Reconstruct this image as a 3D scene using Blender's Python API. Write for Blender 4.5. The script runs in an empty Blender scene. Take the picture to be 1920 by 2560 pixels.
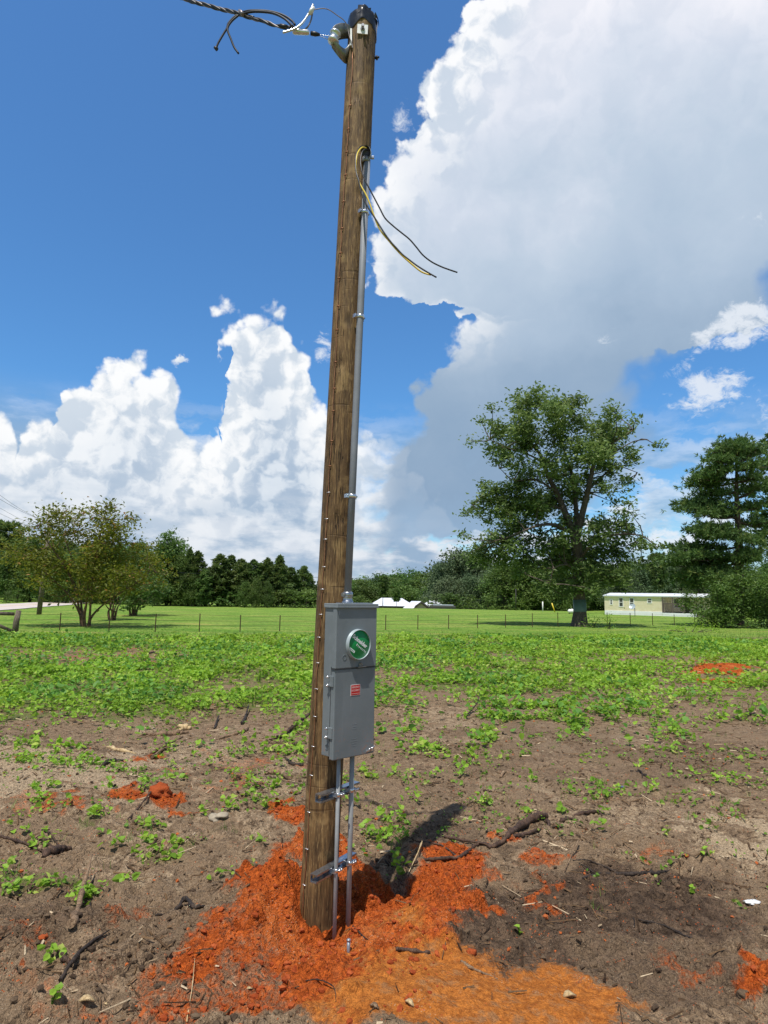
import bpy, bmesh, math, random
import numpy as np
from mathutils import Vector, Matrix

# ------------------------------------------------------------------ camera
scene = bpy.context.scene
PITCH = math.radians(7.36); ROLL = math.radians(1.0); FPX = 1650.0; CAMZ = 1.65
cam_data = bpy.data.cameras.new("camera"); cam = bpy.data.objects.new("camera", cam_data)
scene.collection.objects.link(cam)
CM = Matrix.Rotation(math.pi/2 + PITCH, 4, 'X') @ Matrix.Rotation(ROLL, 4, 'Z')
cam.matrix_world = Matrix.Translation((0, 0, CAMZ)) @ CM
cam_data.sensor_fit = 'VERTICAL'; cam_data.sensor_height = 36.0; cam_data.lens = 36.0*FPX/2560.0
cam_data.clip_start = 0.05; cam_data.clip_end = 6000
scene.camera = cam
scene.view_settings.view_transform = 'Standard'; scene.view_settings.look = 'None'
scene.view_settings.exposure = 0.08; scene.view_settings.gamma = 1.0
scene.cycles.max_bounces = 8; scene.cycles.transparent_max_bounces = 8

R3 = CM.to_3x3()
RN = np.array(R3)
def ray(px, py):
    v = R3 @ Vector(((px-960)/FPX, -(py-1280)/FPX, -1.0)); return v
def at(px, py, Y):                       # world point seen at pixel px,py at distance Y ahead
    v = ray(px, py); k = Y/v.y
    return Vector((v.x*k, Y, CAMZ + v.z*k))
def gp(px, py, z=0.0):                   # ground point
    v = ray(px, py); k = (z-CAMZ)/v.z
    return Vector((v.x*k, v.y*k, z))
def proj(x, y, z):                       # numpy world -> source pixels
    P = np.stack([x, y, z-CAMZ], -1) @ RN
    w = -P[..., 2]; w = np.where(w < 0.05, 0.05, w)
    return 960 + FPX*P[..., 0]/w, 1280 - FPX*P[..., 1]/w
def azel(px, py):
    v = ray(px, py).normalized(); return math.atan2(v.x, v.y), math.asin(v.z)

# ------------------------------------------------------------------ sun and sky
SUN_DIR = Vector((-0.376, -0.926, 0)).normalized()*math.cos(math.radians(67.3)); SUN_DIR.z = math.sin(math.radians(67.3))
sd = bpy.data.lights.new("sun", 'SUN'); sd.energy = 4.6; sd.angle = math.radians(0.5); sd.color = (1.0, 0.955, 0.88)
sun = bpy.data.objects.new("sun", sd); scene.collection.objects.link(sun)
sun.rotation_euler = (-SUN_DIR).to_track_quat('-Z', 'Y').to_euler()

def srgb(r, g, b):
    f = lambda c: (c/255/12.92) if c/255 <= 0.04045 else ((c/255+0.055)/1.055)**2.4
    return (f(r), f(g), f(b))

class NT:
    """small helper for building node trees"""
    def __init__(self, tree): self.t = tree; tree.nodes.clear()
    def n(self, typ, **kw):
        nd = self.t.nodes.new(typ)
        for k, v in kw.items(): setattr(nd, k, v)
        return nd
    def put(self, sock, v):
        if isinstance(v, bpy.types.NodeSocket): self.t.links.new(v, sock)
        elif v is not None:
            try: sock.default_value = v
            except Exception: sock.default_value = (*v, 1.0)
    def m(self, op, a, b=None, c=None, clamp=False):
        nd = self.n('ShaderNodeMath', operation=op, use_clamp=clamp)
        self.put(nd.inputs[0], a)
        if b is not None: self.put(nd.inputs[1], b)
        if c is not None: self.put(nd.inputs[2], c)
        return nd.outputs[0]
    def v(self, op, a, b=None, scale=None):
        nd = self.n('ShaderNodeVectorMath', operation=op)
        self.put(nd.inputs[0], a)
        if b is not None: self.put(nd.inputs[1], b)
        if scale is not None: self.put(nd.inputs['Scale'], scale)
        return nd.outputs['Value'] if op in ('DOT_PRODUCT', 'LENGTH', 'DISTANCE') else nd.outputs[0]
    def noise(self, vec, scale, detail=4, rough=0.55, typ='FBM', dist=0.0, color=False, lac=2.0):
        nd = self.n('ShaderNodeTexNoise'); nd.noise_type = typ
        if vec is not None: self.put(nd.inputs['Vector'], vec)
        nd.inputs['Scale'].default_value = scale; nd.inputs['Detail'].default_value = detail
        nd.inputs['Roughness'].default_value = rough; nd.inputs['Distortion'].default_value = dist
        nd.inputs['Lacunarity'].default_value = lac
        return nd.outputs['Color' if color else 'Fac']
    def voro(self, vec, scale, detail=0, feature='F1', rand=1.0, out='Distance', smooth=None, rough=0.5):
        nd = self.n('ShaderNodeTexVoronoi', feature=feature)
        if vec is not None: self.put(nd.inputs['Vector'], vec)
        nd.inputs['Scale'].default_value = scale; nd.inputs['Detail'].default_value = detail
        nd.inputs['Roughness'].default_value = rough
        nd.inputs['Randomness'].default_value = rand
        if smooth is not None: nd.inputs['Smoothness'].default_value = smooth
        return nd.outputs[out]
    def ss(self, x, lo, hi, a=0.0, b=1.0):           # smoothstep
        nd = self.n('ShaderNodeMapRange', interpolation_type='SMOOTHSTEP')
        self.put(nd.inputs[0], x); self.put(nd.inputs[1], lo); self.put(nd.inputs[2], hi)
        self.put(nd.inputs[3], a); self.put(nd.inputs[4], b)
        return nd.outputs[0]
    def lin(self, x, lo, hi, a=0.0, b=1.0):
        nd = self.n('ShaderNodeMapRange')
        self.put(nd.inputs[0], x); self.put(nd.inputs[1], lo); self.put(nd.inputs[2], hi)
        self.put(nd.inputs[3], a); self.put(nd.inputs[4], b)
        return nd.outputs[0]
    def mix(self, f, a, b, blend='MIX'):
        nd = self.n('ShaderNodeMix', data_type='RGBA', blend_type=blend)
        self.put(nd.inputs[0], f); self.put(nd.inputs[6], a); self.put(nd.inputs[7], b)
        return nd.outputs[2]
    def ramp(self, x, stops, interp='LINEAR'):
        nd = self.n('ShaderNodeValToRGB'); cr = nd.color_ramp; cr.interpolation = interp
        while len(cr.elements) < len(stops): cr.elements.new(0.5)
        for e, (p, c) in zip(cr.elements, stops):
            e.position = p; e.color = (*c, 1.0) if len(c) == 3 else c
        self.put(nd.inputs[0], x); return nd.outputs[0]
    def curve(self, x, pts):
        """piecewise-linear function through pts (both axes 0..1)"""
        nd = self.n('ShaderNodeFloatCurve'); c = nd.mapping.curves[0]
        pts = sorted(pts)
        for i, p in enumerate(pts):
            q = c.points[i] if i < 2 else c.points.new(*p)
            q.location = p
        for q in c.points: q.handle_type = 'VECTOR'
        nd.mapping.use_clip = True; nd.mapping.update()
        self.put(nd.inputs['Value'], x); return nd.outputs[0]
    def mapping(self, vec, scale=(1, 1, 1), loc=(0, 0, 0)):
        nd = self.n('ShaderNodeMapping'); self.put(nd.inputs['Vector'], vec)
        nd.inputs['Scale'].default_value = scale; nd.inputs['Location'].default_value = loc
        return nd.outputs[0]
    def attr(self, name):
        nd = self.n('ShaderNodeAttribute'); nd.attribute_name = name; return nd

world = bpy.data.worlds.new("World"); scene.world = world; world.use_nodes = True
SKY_STRENGTH = 0.1
def build_sky():
    T = NT(world.node_tree)
    sky = T.n('ShaderNodeTexSky', sky_type='NISHITA'); sky.sun_disc = False
    sky.sun_elevation = math.radians(67.3); sky.sun_rotation = math.atan2(SUN_DIR.x, SUN_DIR.y)
    sky.air_density = 1.0; sky.dust_density = 0.4; sky.ozone_density = 2.0; sky.altitude = 0
    D = T.n('ShaderNodeTexCoord').outputs['Generated']
    # a domain-warped direction gives the silhouettes their billows
    w1 = T.v('SCALE', T.v('SUBTRACT', T.noise(D, 7.0, 3, 0.5, color=True), (0.5, 0.5, 0.5)), scale=0.055)
    w2 = T.v('SCALE', T.v('SUBTRACT', T.noise(D, 30.0, 4, 0.55, color=True), (0.5, 0.5, 0.5)), scale=0.035)
    Dw = T.v('ADD', D, T.v('ADD', w1, w2))
    sp = T.n('ShaderNodeSeparateXYZ'); T.put(sp.inputs[0], Dw)
    X, Y, Z = sp.outputs
    az = T.m('ARCTAN2', X, Y); el = T.m('ARCSINE', Z)
    spr = T.n('ShaderNodeSeparateXYZ'); T.put(spr.inputs[0], D)
    elr = T.m('ARCSINE', spr.outputs[2]); azr = T.m('ARCTAN2', spr.outputs[0], spr.outputs[1])
    S = 1920/1659
    U = lambda a: (a+0.8)/1.6
    E = lambda e: e/0.95
    au = T.m('MULTIPLY_ADD', az, 1/1.6, 0.5); eu = T.m('DIVIDE', el, 0.95)
    # cauliflower relief: inverted cell distance, several octaves
    def billow(vec, scale, det=4.0, rough=0.55):
        return T.m('SUBTRACT', 1.0, T.voro(vec, scale, 1.0, 'F1', 1.0, rough=0.5))
    Dv = T.v('ADD', D, T.v('SCALE', T.v('SUBTRACT', T.noise(D, 18.0, 3, 0.6, color=True), (0.5, 0.5, 0.5)), scale=0.05))
    bl = billow(Dv, 22.0)
    blL = billow(T.v('ADD', Dv, (-0.010, 0.0, 0.014)), 22.0)
    nA = T.noise(Dv, 15.0, 7, 0.6); nB = T.noise(T.v('ADD', Dv, (-0.012, 0.0, 0.017)), 15.0, 7, 0.6)
    relief = T.m('ADD', T.m('MULTIPLY', T.m('SUBTRACT', bl, blL), 0.42), T.m('MULTIPLY', T.m('SUBTRACT', nA, nB), 1.15))                                  # >0 where it faces up-left
    fine = T.noise(D, 60.0, 5, 0.6)
    edge = T.m('ADD', T.m('MULTIPLY', T.m('SUBTRACT', bl, 0.62), 0.045), T.m('MULTIPLY', T.m('SUBTRACT', fine, 0.5), 0.02))
    # --- cumulus bank on the left: top edge as a function of azimuth (displayed pixel list)
    top = [(-300, 1000), (-60, 860), (0, 850), (20, 852), (34, 880), (38, 925), (55, 880), (85, 858), (135, 862), (150, 805), (200, 790), (235, 765), (262, 752), (300, 762), (350, 764),
           (384, 775), (392, 850), (430, 925), (466, 960), (470, 690), (474, 655), (500, 642), (545, 655), (575, 640), (606, 634), (621, 690), (645, 735),
           (660, 770), (668, 810), (690, 855), (705, 880), (735, 905), (775, 945), (800, 935), (822, 912), (846, 905), (858, 918), (872, 935), (884, 985), (908, 1000), (922, 1050), (948, 1062), (965, 1105), (990, 1108), (1030, 1120), (1200, 1130), (1400, 1125), (1440, 1120), (1500, 1110), (1600, 1150), (2000, 1100)]
    pts = []
    for x, y in top:
        a, e = azel(x*S, y*S); pts.append((min(max(U(a), 0), 1), E(e)))
    d1 = T.m('SUBTRACT', T.m('MULTIPLY', T.curve(au, pts), 0.95), el)
    # notches of blue cut into the bank
    def blob(px, py, rx, ry, A=az, B=el):
        a, e = azel(px*S, py*S); k = S/FPX
        u = T.m('DIVIDE', T.m('SUBTRACT', A, a), rx*k); v = T.m('DIVIDE', T.m('SUBTRACT', B, e), ry*k)
        return T.m('SUBTRACT', 1.0, T.m('SQRT', T.m('ADD', T.m('MULTIPLY', u, u), T.m('MULTIPLY', v, v))))
    notch = T.m('MULTIPLY', T.m('MAXIMUM', blob(432, 850, 40, 84), blob(765, 870, 60, 55)), 0.04)
    d1 = T.m('SUBTRACT', d1, T.m('MAXIMUM', notch, 0.0))
    d1 = T.m('MINIMUM', d1, T.m('MULTIPLY', T.m('SUBTRACT', 0.0, blob(432, 850, 36, 80)), 0.06))
    for a_ in (blob(530, 700, 84, 72), blob(350, 805, 44, 40), blob(300, 790, 60, 44), blob(395, 782, 14, 12)): d1 = T.m('MAXIMUM', d1, T.m('MULTIPLY', a_, 0.045))
    bank = T.m('MULTIPLY', T.ss(T.m('ADD', d1, edge), -0.005, 0.012), T.ss(azr, -0.06, 0.03, 1.0, 0.12))
    # --- the great cloud on the right: left edge as a function of elevation
    left = [(1075, -200), (1050, -80), (1030, 0), (985, 28), (950, 60), (930, 95), (912, 125), (905, 170), (887, 195), (890, 235), (893, 262), (862, 290), (812, 318), (790, 400),
            (770, 500), (775, 610), (800, 640), (860, 662), (920, 678), (985, 668), (990, 690), (962, 735), (945, 790), (892, 795), (868, 835), (862, 890), (850, 940), (820, 985), (800, 1050), (780, 1110), (760, 1300)]
    ptsl = []
    for x, y in left:
        a, e = azel(x*S, y*S); ptsl.append((min(max(E(e), 0), 1), U(a)))
    right = [(2300, -200), (2300, 560), (2000, 640), (1700, 690), (1560, 720), (1480, 745), (1425, 790), (1400, 860), (1412, 940), (1400, 1030), (1330, 1100), (1200, 1130), (1000, 1150), (900, 1180)]
    ptsr = []
    for x, y in right:
        a, e = azel(x*S, y*S); ptsr.append((min(max(E(e), 0), 1), min(U(a), 1)))
    bl_az = T.m('MULTIPLY', T.m('SUBTRACT', T.curve(eu, ptsl), 0.5), 1.6)
    br_az = T.m('MULTIPLY', T.m('SUBTRACT', T.curve(eu, ptsr), 0.5), 1.6)
    dl = T.m('SUBTRACT', az, bl_az); dr = T.m('SUBTRACT', br_az, az)
    inrange = T.ss(azr, 1.2, 1.5, 0.0, 3.0)          # the cloud ends out of view on the right
    d2 = T.m('SUBTRACT', T.m('MINIMUM', dl, dr), inrange)
    soft = T.lin(elr, 0.15, 0.45, 0.026, 0.009)
    rsoft = T.ss(azr, 0.16, 0.34, 0.0, 0.035)
    big = T.ss(T.m('ADD', d2, edge), T.m('MULTIPLY', T.m('ADD', soft, rsoft), -0.5), T.m('ADD', soft, rsoft))
    # --- wisps
    wn = T.noise(T.mapping(Dv, (1, 1, 1.6)), 24.0, 7, 0.68)
    def wisp(px, py, rx, ry, k=1.0):
        return T.m('MULTIPLY', T.ss(blob(px, py, rx, ry), 0.0, 0.9), k)
    wsum = wisp(1600, 705, 180, 62)
    for a in ((1505, 735, 62, 50, .95), (1535, 845, 110, 66, .95), (1470, 795, 60, 30, .5), (1300, 748, 36, 30, .6), (1625, 492, 60, 30, .45), (850, 268, 74, 50, .5), (880, 690, 40, 20, .35),
              (700, 750, 48, 65, .9), (398, 780, 26, 16, .8), (1690, 890, 90, 60, .7), (120, 1060, 70, 40, .5), (1470, 1160, 95, 46, 1.2), (1540, 1120, 60, 40, .8)):
        wsum = T.m('MAXIMUM', wsum, wisp(*a))
    wd = T.m('MULTIPLY', T.ss(T.m('ADD', wsum, T.m('MULTIPLY', T.m('SUBTRACT', wn, 0.5), 3.4)), 0.40, 1.15), T.ss(wsum, 0.0, 0.25))
    # --- low layered clouds above the horizon
    ln = T.noise(T.mapping(T.v('ADD', D, w2), (1, 1, 3.2)), 9.0, 6, 0.58)
    lowd = T.m('MULTIPLY', T.ss(ln, 0.38, 0.53), T.ss(elr, 0.30, 0.16))
    lowd = T.m('MULTIPLY', lowd, T.ss(azr, 0.42, 0.30, 0.6, 1.0))
    # --- colours (linear, divided by the background strength)
    K = 0.97/SKY_STRENGTH
    C = lambda r, g, b: tuple(c*K for c in srgb(r, g, b))
    big_n = T.noise(T.mapping(Dv, (1, 1, 1)), 5.0, 6, 0.55)
    mot = T.m('MULTIPLY', T.m('SUBTRACT', big_n, 0.5), 0.40)
    v2 = T.m('ADD', T.m('ADD', elr, mot), T.m('MULTIPLY', azr, -0.05))
    core = T.ramp(T.m('DIVIDE', v2, 0.8), [(0.10, C(150, 180, 210)), (0.25, C(140, 166, 194)), (0.38, C(152, 175, 200)), (0.52, C(170, 190, 212)), (0.66, C(188, 204, 222)), (0.80, C(218, 225, 238)), (0.92, C(243, 243, 250))])
    lit = T.ss(relief, -0.16, 0.13)
    rim = T.m('MULTIPLY', T.ss(T.m('ADD', dl, T.m('MULTIPLY', mot, 0.9)), 0.17, 0.0), T.ss(elr, 0.32, 0.42))
    rimc = T.mix(lit, C(208, 219, 232), C(250, 251, 253))
    ccol = T.mix(rim, core, rimc)
    ccol = T.mix(T.m('MULTIPLY', T.m('MULTIPLY', T.m('SUBTRACT', 1.0, lit), T.ss(elr, 0.3, 0.6)), 0.22), ccol, C(186, 200, 220))
    depth = T.m('ADD', d1, T.m('MULTIPLY', T.m('SUBTRACT', T.noise(Dv, 9.0, 5, 0.55), 0.5), 0.22))
    shade = T.m('ADD', T.ss(depth, 0.01, 0.26), 0.0)
    b_lit = T.mix(shade, C(251, 252, 253), C(219, 228, 238))
    b_shd = T.mix(shade, C(208, 219, 231), C(170, 189, 211))
    bcol = T.mix(lit, b_shd, b_lit)
    low_lit = T.ss(T.noise(T.mapping(T.v('ADD', D, (0, 0, 0.012)), (1, 1, 3.2)), 9.0, 6, 0.58), 0.62, 0.40)
    lcol = T.mix(low_lit, C(150, 176, 203), C(228, 233, 240))
    bcol = T.mix(T.m('MULTIPLY', T.ss(elr, 0.19, 0.06), 0.75), bcol, lcol)
    # --- sky colour, a little deeper blue overhead as in the photograph
    skyc = T.mix(1.0, sky.outputs[0], T.ramp(T.m('DIVIDE', elr, 0.8), [(0.0, (0.80, 1.10, 1.25)), (0.35, (0.66, 1.18, 1.56)), (1.0, (0.78, 1.30, 1.72))]), 'MULTIPLY')
    col = T.mix(lowd, skyc, lcol)
    col = T.mix(big, col, ccol)
    col = T.mix(bank, col, bcol)
    col = T.mix(T.m('MULTIPLY', wd, 0.85), col, C(232, 238, 246))
    front = T.m('MULTIPLY', T.ss(T.m('ABSOLUTE', azr), 1.1, 0.85), T.m('MULTIPLY', T.ss(elr, -0.03, -0.005), T.ss(elr, 1.15, 0.85)))
    bg = T.n('ShaderNodeBackground'); T.put(bg.inputs[0], col); bg.inputs[1].default_value = SKY_STRENGTH
    bg0 = T.n('ShaderNodeBackground'); T.put(bg0.inputs[0], sky.outputs[0]); bg0.inputs[1].default_value = SKY_STRENGTH
    ms = T.n('ShaderNodeMixShader'); T.put(ms.inputs[0], front); T.put(ms.inputs[1], bg0.outputs[0]); T.put(ms.inputs[2], bg.outputs[0])
    out = T.n('ShaderNodeOutputWorld'); T.put(out.inputs[0], ms.outputs[0])
    world.cycles.sampling_method = 'NONE'
build_sky()
# ------------------------------------------------------------------ numpy noise
def _hash(ix, iy, seed):
    h = (ix.astype(np.int64)*374761393 + iy.astype(np.int64)*668265263 + seed*1442695041) & 0xffffffff
    h = ((h ^ (h >> 13))*1274126177) & 0xffffffff
    h = (h ^ (h >> 16)) & 0xffffffff
    return h.astype(np.float64)/4294967295.0
def vnoise(x, y, seed=0):
    xi = np.floor(x); yi = np.floor(y); fx = x-xi; fy = y-yi
    fx = fx*fx*fx*(fx*(fx*6-15)+10); fy = fy*fy*fy*(fy*(fy*6-15)+10)
    a = _hash(xi, yi, seed); b = _hash(xi+1, yi, seed); c = _hash(xi, yi+1, seed); d = _hash(xi+1, yi+1, seed)
    return (a*(1-fx)+b*fx)*(1-fy) + (c*(1-fx)+d*fx)*fy - 0.5
def fbm(x, y, s, octv=4, seed=0, gain=0.5):
    o = 0; a = 1.0; f = 1.0/s; c, sn = math.cos(0.6), math.sin(0.6)
    for i in range(octv):
        o = o + a*vnoise(x*f+i*17.3, y*f-i*9.1, seed+i*7); x, y = x*c-y*sn, x*sn+y*c
        a *= gain; f *= 2.03
    return o
def lumps(x, y, s, fill, seed):
    """rounded clods: hemispherical bumps at random cell points"""
    gx = x/s; gy = y/s; xi = np.floor(gx); yi = np.floor(gy); best = np.zeros_like(x)
    for dx in (-1, 0, 1):
        for dy in (-1, 0, 1):
            cx = xi+dx; cy = yi+dy
            px = cx+0.15+0.7*_hash(cx, cy, seed); py = cy+0.15+0.7*_hash(cx, cy, seed+1)
            r = 0.22+0.33*_hash(cx, cy, seed+2); on = _hash(cx, cy, seed+3) < fill
            d = ((gx-px)**2+(gy-py)**2)/(r*r)
            b = np.where(on & (d < 1), np.sqrt(np.maximum(1-d, 0))*r, 0)
            best = np.maximum(best, b)
    return best*s
def sst(x, a, b):
    t = np.clip((x-a)/(b-a), 0, 1); return t*t*(3-2*t)
def gau(x, y, cx, cy, rx, ry=None):
    ry = ry or rx; return np.exp(-(((x-cx)/rx)**2+((y-cy)/ry)**2))

# ------------------------------------------------------------------ soil and plant zones, laid out over the ground
def zones(x, y):
    x = np.asarray(x, float); y = np.asarray(y, float)
    px, py = proj(x, y, np.zeros_like(x))
    n = fbm(x, y, 0.45, 4, 11); n2 = fbm(x, y, 0.16, 3, 23); n3 = fbm(x, y, 1.8, 4, 31)
    near = np.clip(6.0/np.maximum(y, 1), 0.15, 1)
    wx = px + (n*170+n2*70)*near; wy = py + (fbm(x, y, 0.5, 4, 57)*130 + n2*40)*near
    def B(items):
        o = np.zeros_like(px)
        for (cx, cy, rx, ry, w) in items:
            d = np.sqrt(((wx-cx)/rx)**2+((wy-cy)/ry)**2); o = np.maximum(o, w*sst(-d, -1.38, -0.62))
        return o
    clay = B([(790, 2290, 230, 150, 1), (700, 2240, 120, 70, 1), (1080, 2240, 130, 100, 1), (940, 2300, 190, 110, 1), (860, 2420, 330, 70, 1), (640, 2370, 110, 50, .7),
              (560, 2490, 120, 50, .5), (900, 2530, 230, 110, .95), (640, 2550, 160, 50, .62), (430, 2565, 200, 40, .5), (250, 2440, 120, 50, .35), (150, 2560, 160, 40, .35), (720, 2055, 75, 45, 1), (900, 2140, 70, 45, .95), (975, 2165, 60, 30, .8), (1850, 2445, 95, 62, .95), (1660, 2450, 60, 26, .5),
              (1815, 1683, 105, 15, 1), (1780, 1665, 60, 8, .8), (390, 1982, 85, 42, .75), (470, 2035, 55, 24, .8), (165, 2020, 60, 24, .6), (620, 1920, 75, 22, .45), (190, 1642, 190, 8, .45), (330, 1640, 60, 7, .5),
              (1000, 1608, 70, 5, .55), (1350, 2225, 40, 16, .6), (1620, 2165, 60, 24, .45), (1320, 2130, 60, 22, .6), (30, 2500, 60, 70, .35), (20, 2400, 24, 34, .8), (1410, 2270, 30, 22, .5),
              (110, 2340, 60, 26, .4), (280, 2290, 50, 40, .45), (1170, 2180, 40, 16, .6), (540, 1900, 60, 20, .4), (60, 1990, 70, 30, .4)])
    ochre = B([(1130, 2530, 340, 130, 1), (1350, 2590, 220, 90, 1), (900, 2580, 190, 80, .7), (970, 2440, 140, 50, .55)])
    dark = B([(1480, 2290, 420, 110, .8), (1600, 2450, 330, 110, .55), (120, 2300, 220, 90, .55), (735, 2405, 92, 34, 1), (430, 2340, 180, 110, .45), (1250, 2380, 220, 70, .75), (1150, 2100, 120, 40, .5),
              (1300, 1860, 300, 60, .45), (1700, 1900, 260, 60, .45), (500, 2200, 200, 50, .45), (120, 2180, 200, 40, .5), (1100, 1980, 200, 40, .4)])
    sand = B([(1840, 2095, 180, 45, .95), (1880, 2200, 90, 60, .5), (110, 1930, 300, 70, .7), (420, 1880, 260, 50, .55), (300, 2150, 160, 30, .5), (620, 2060, 120, 40, .45), (300, 2050, 200, 50, .45), (1550, 2040, 250, 50, .45), (1100, 1790, 200, 20, .5), (1500, 1850, 300, 20, .5), (1230, 1985, 110, 24, .5), (560, 1850, 180, 40, .4), (1330, 1810, 300, 26, .4), (90, 2520, 120, 50, .5), (700, 1960, 80, 40, .5), (1400, 1620, 400, 6, .3)])
    # leafy cover density 0..1
    veg = sst(-(py + n3*120 + n*70), -1880, -1760) * np.where(px < 800, 1.0, 0.0)
    vr = sst(-(py + n3*130 + n*60), -1780, -1655)
    veg = np.where(px < 800, veg, vr)
    strips = B([(210, 1644, 300, 13, 1), (420, 1625, 60, 8, .6), (600, 1722, 110, 18, .6), (1080, 1606, 150, 6, .8), (1650, 1650, 190, 12, .6), (1800, 1680, 150, 24, .9), (1000, 1680, 130, 8, .5), (1250, 1640, 120, 8, .4), (700, 1640, 60, 8, .4), (1720, 1740, 250, 22, .7), (60, 1900, 50, 20, .5)])
    veg = veg*(1-strips)
    patch = B([(1450, 1790, 270, 26, .95), (1290, 1812, 70, 16, .7), (1840, 1820, 110, 22, .7), (1700, 1725, 240, 18, .5), (980, 1920, 80, 60, .6), (1030, 1990, 110, 60, .6), (1090, 1870, 90, 40, .35), (920, 1970, 60, 80, .5),
               (240, 1930, 90, 60, .35), (90, 2180, 190, 40, .8), (290, 2150, 200, 50, .7), (440, 2110, 120, 40, .55), (700, 2000, 70, 60, .65), (570, 2140, 120, 50, .5), (100, 2010, 80, 30, .35), (330, 1900, 260, 40, .5), (1150, 1880, 160, 50, .4), (1500, 1980, 300, 60, .25), (1350, 2070, 250, 40, .3), (1750, 1960, 160, 50, .3), (380, 2080, 260, 40, .45), (1450, 1720, 520, 34, .7), (950, 1760, 120, 40, .7), (150, 1990, 160, 30, .4), (800, 1880, 130, 60, .35),
               (1050, 2080, 70, 40, .45), (1430, 2030, 70, 16, .4), (1700, 2060, 60, 16, .4), (1240, 1880, 90, 30, .3), (950, 1830, 80, 50, .5), (1600, 1860, 120, 20, .25), (1390, 1700, 500, 24, .5)])
    veg = np.maximum(veg, patch*sst(n2+n, -0.25, 0.25))
    lawn = sst(-(py + n3*6 + n*3), -1597, -1590)*sst(y, 14, 20)
    veg = veg*(1-lawn)
    return dict(clay=clay, ochre=ochre, dark=dark, sand=sand, veg=veg, lawn=lawn, n=n, n2=n2, n3=n3)

POLE_B = at(799, 2200, 3.53); POLE_T = at(907, 52, 3.53)
def pole_pt(z):
    t = (z-POLE_B.z)/(POLE_T.z-POLE_B.z); return POLE_B.lerp(POLE_T, t)
pb = pole_pt(0.0)
CRATER = gp(975, 2235)
def height(x, y, fine=True):
    x = np.asarray(x, float); y = np.asarray(y, float)
    dist = np.hypot(x, y)
    k = np.clip(1-(y-9)/18, 0, 1)*sst(y, -3, 1.5)
    h = 0.035*fbm(x, y, 2.6, 3, 5)*(0.3+k) + 0.02*k*fbm(x, y, 0.7, 3, 6)
    # excavated clay round the pole
    h = h + 0.07*gau(x, y, pb.x+0.05, pb.y-0.05, 0.62, 0.5)
    h = h + 0.17*gau(x, y, pb.x-0.27, pb.y+0.16, 0.22, 0.26)
    h = h + 0.06*gau(x, y, pb.x-0.34, pb.y-0.22, 0.28, 0.2)
    h = h - 0.09*gau(x, y, pb.x+0.02, pb.y-0.07, 0.12, 0.13)
    h = h - 0.07*gau(x, y, -0.215, 3.30, 0.13, 0.12) + 0.06*gau(x, y, pb.x-0.17, pb.y+.02, 0.10, 0.12)
    h = h - 0.20*gau(x, y, CRATER.x, CRATER.y, 0.16, 0.15)
    h = h + 0.10*gau(x, y, 0.34, 3.46, 0.22, 0.22)
    h = h + 0.05*gau(x, y, -0.1, 3.25, 0.2, 0.12)
    # smooth hump of ochre clay nearest the camera
    h = h + 0.10*gau(x, y, 0.22, 2.72, 0.62, 0.36)
    h = h + 0.10*gau(x, y, -1.5, 3.3, 0.5, 0.25)*1.0 + 0.06*gau(x, y, -1.15, 2.9, 0.5, 0.3)
    c = gp(735, 2405); h = h - 0.03*gau(x, y, c.x, c.y, 0.16, 0.08)
    c = gp(1815, 1683); h = h + 0.25*gau(x, y, c.x, c.y, 1.2, 0.8)
    c = gp(420, 1975); h = h + 0.07*gau(x, y, c.x, c.y, 0.22, 0.12)
    # far terrain: dips behind the crest of the field, bank past the road on the left
    h = h - 6.5*sst(y, 103, 150)*sst(x, -34, -16)*(1-sst(x, 22, 40))
    h = h + 1.0*sst(-(x + 0.28*(y-66)+38), 5, 16)*sst(y, 20, 40)
    h = h + 0.12*fbm(x, y, 30, 3, 77)*sst(y, 35, 60)
    if fine:
        Z = zones(x, y); cl = np.clip(Z['clay'] + 0.25*(1-Z['veg']), 0, 1); oc = Z['ochre']
        kk = np.clip(1-(y-3.5)/8.5, 0, 1)**1.3*sst(y, 0.5, 1.8)
        rough = (0.35+0.65*cl)*(1-0.75*oc)
        h = h + kk*(0.075*np.abs(fbm(x, y, 0.24, 5, 41, .58))*rough + 0.034*(1-0.6*oc)*fbm(x, y, 0.10, 4, 43, .65))
        h = h + kk*rough*(0.85*lumps(x, y, 0.12, 0.25, 51) + 0.8*lumps(x, y, 0.055, 0.45, 61) + 0.8*lumps(x, y, 0.034, 0.5, 71))
    return h
def H1(x, y, fine=True): return float(height(np.array([x]), np.array([y]), fine)[0])
def G(px, py, lift=0.0):
    p = gp(px, py)
    for _ in range(4):
        h = H1(p.x, p.y); p = gp(px, py, h)
    p.z = h + lift; return p

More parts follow.
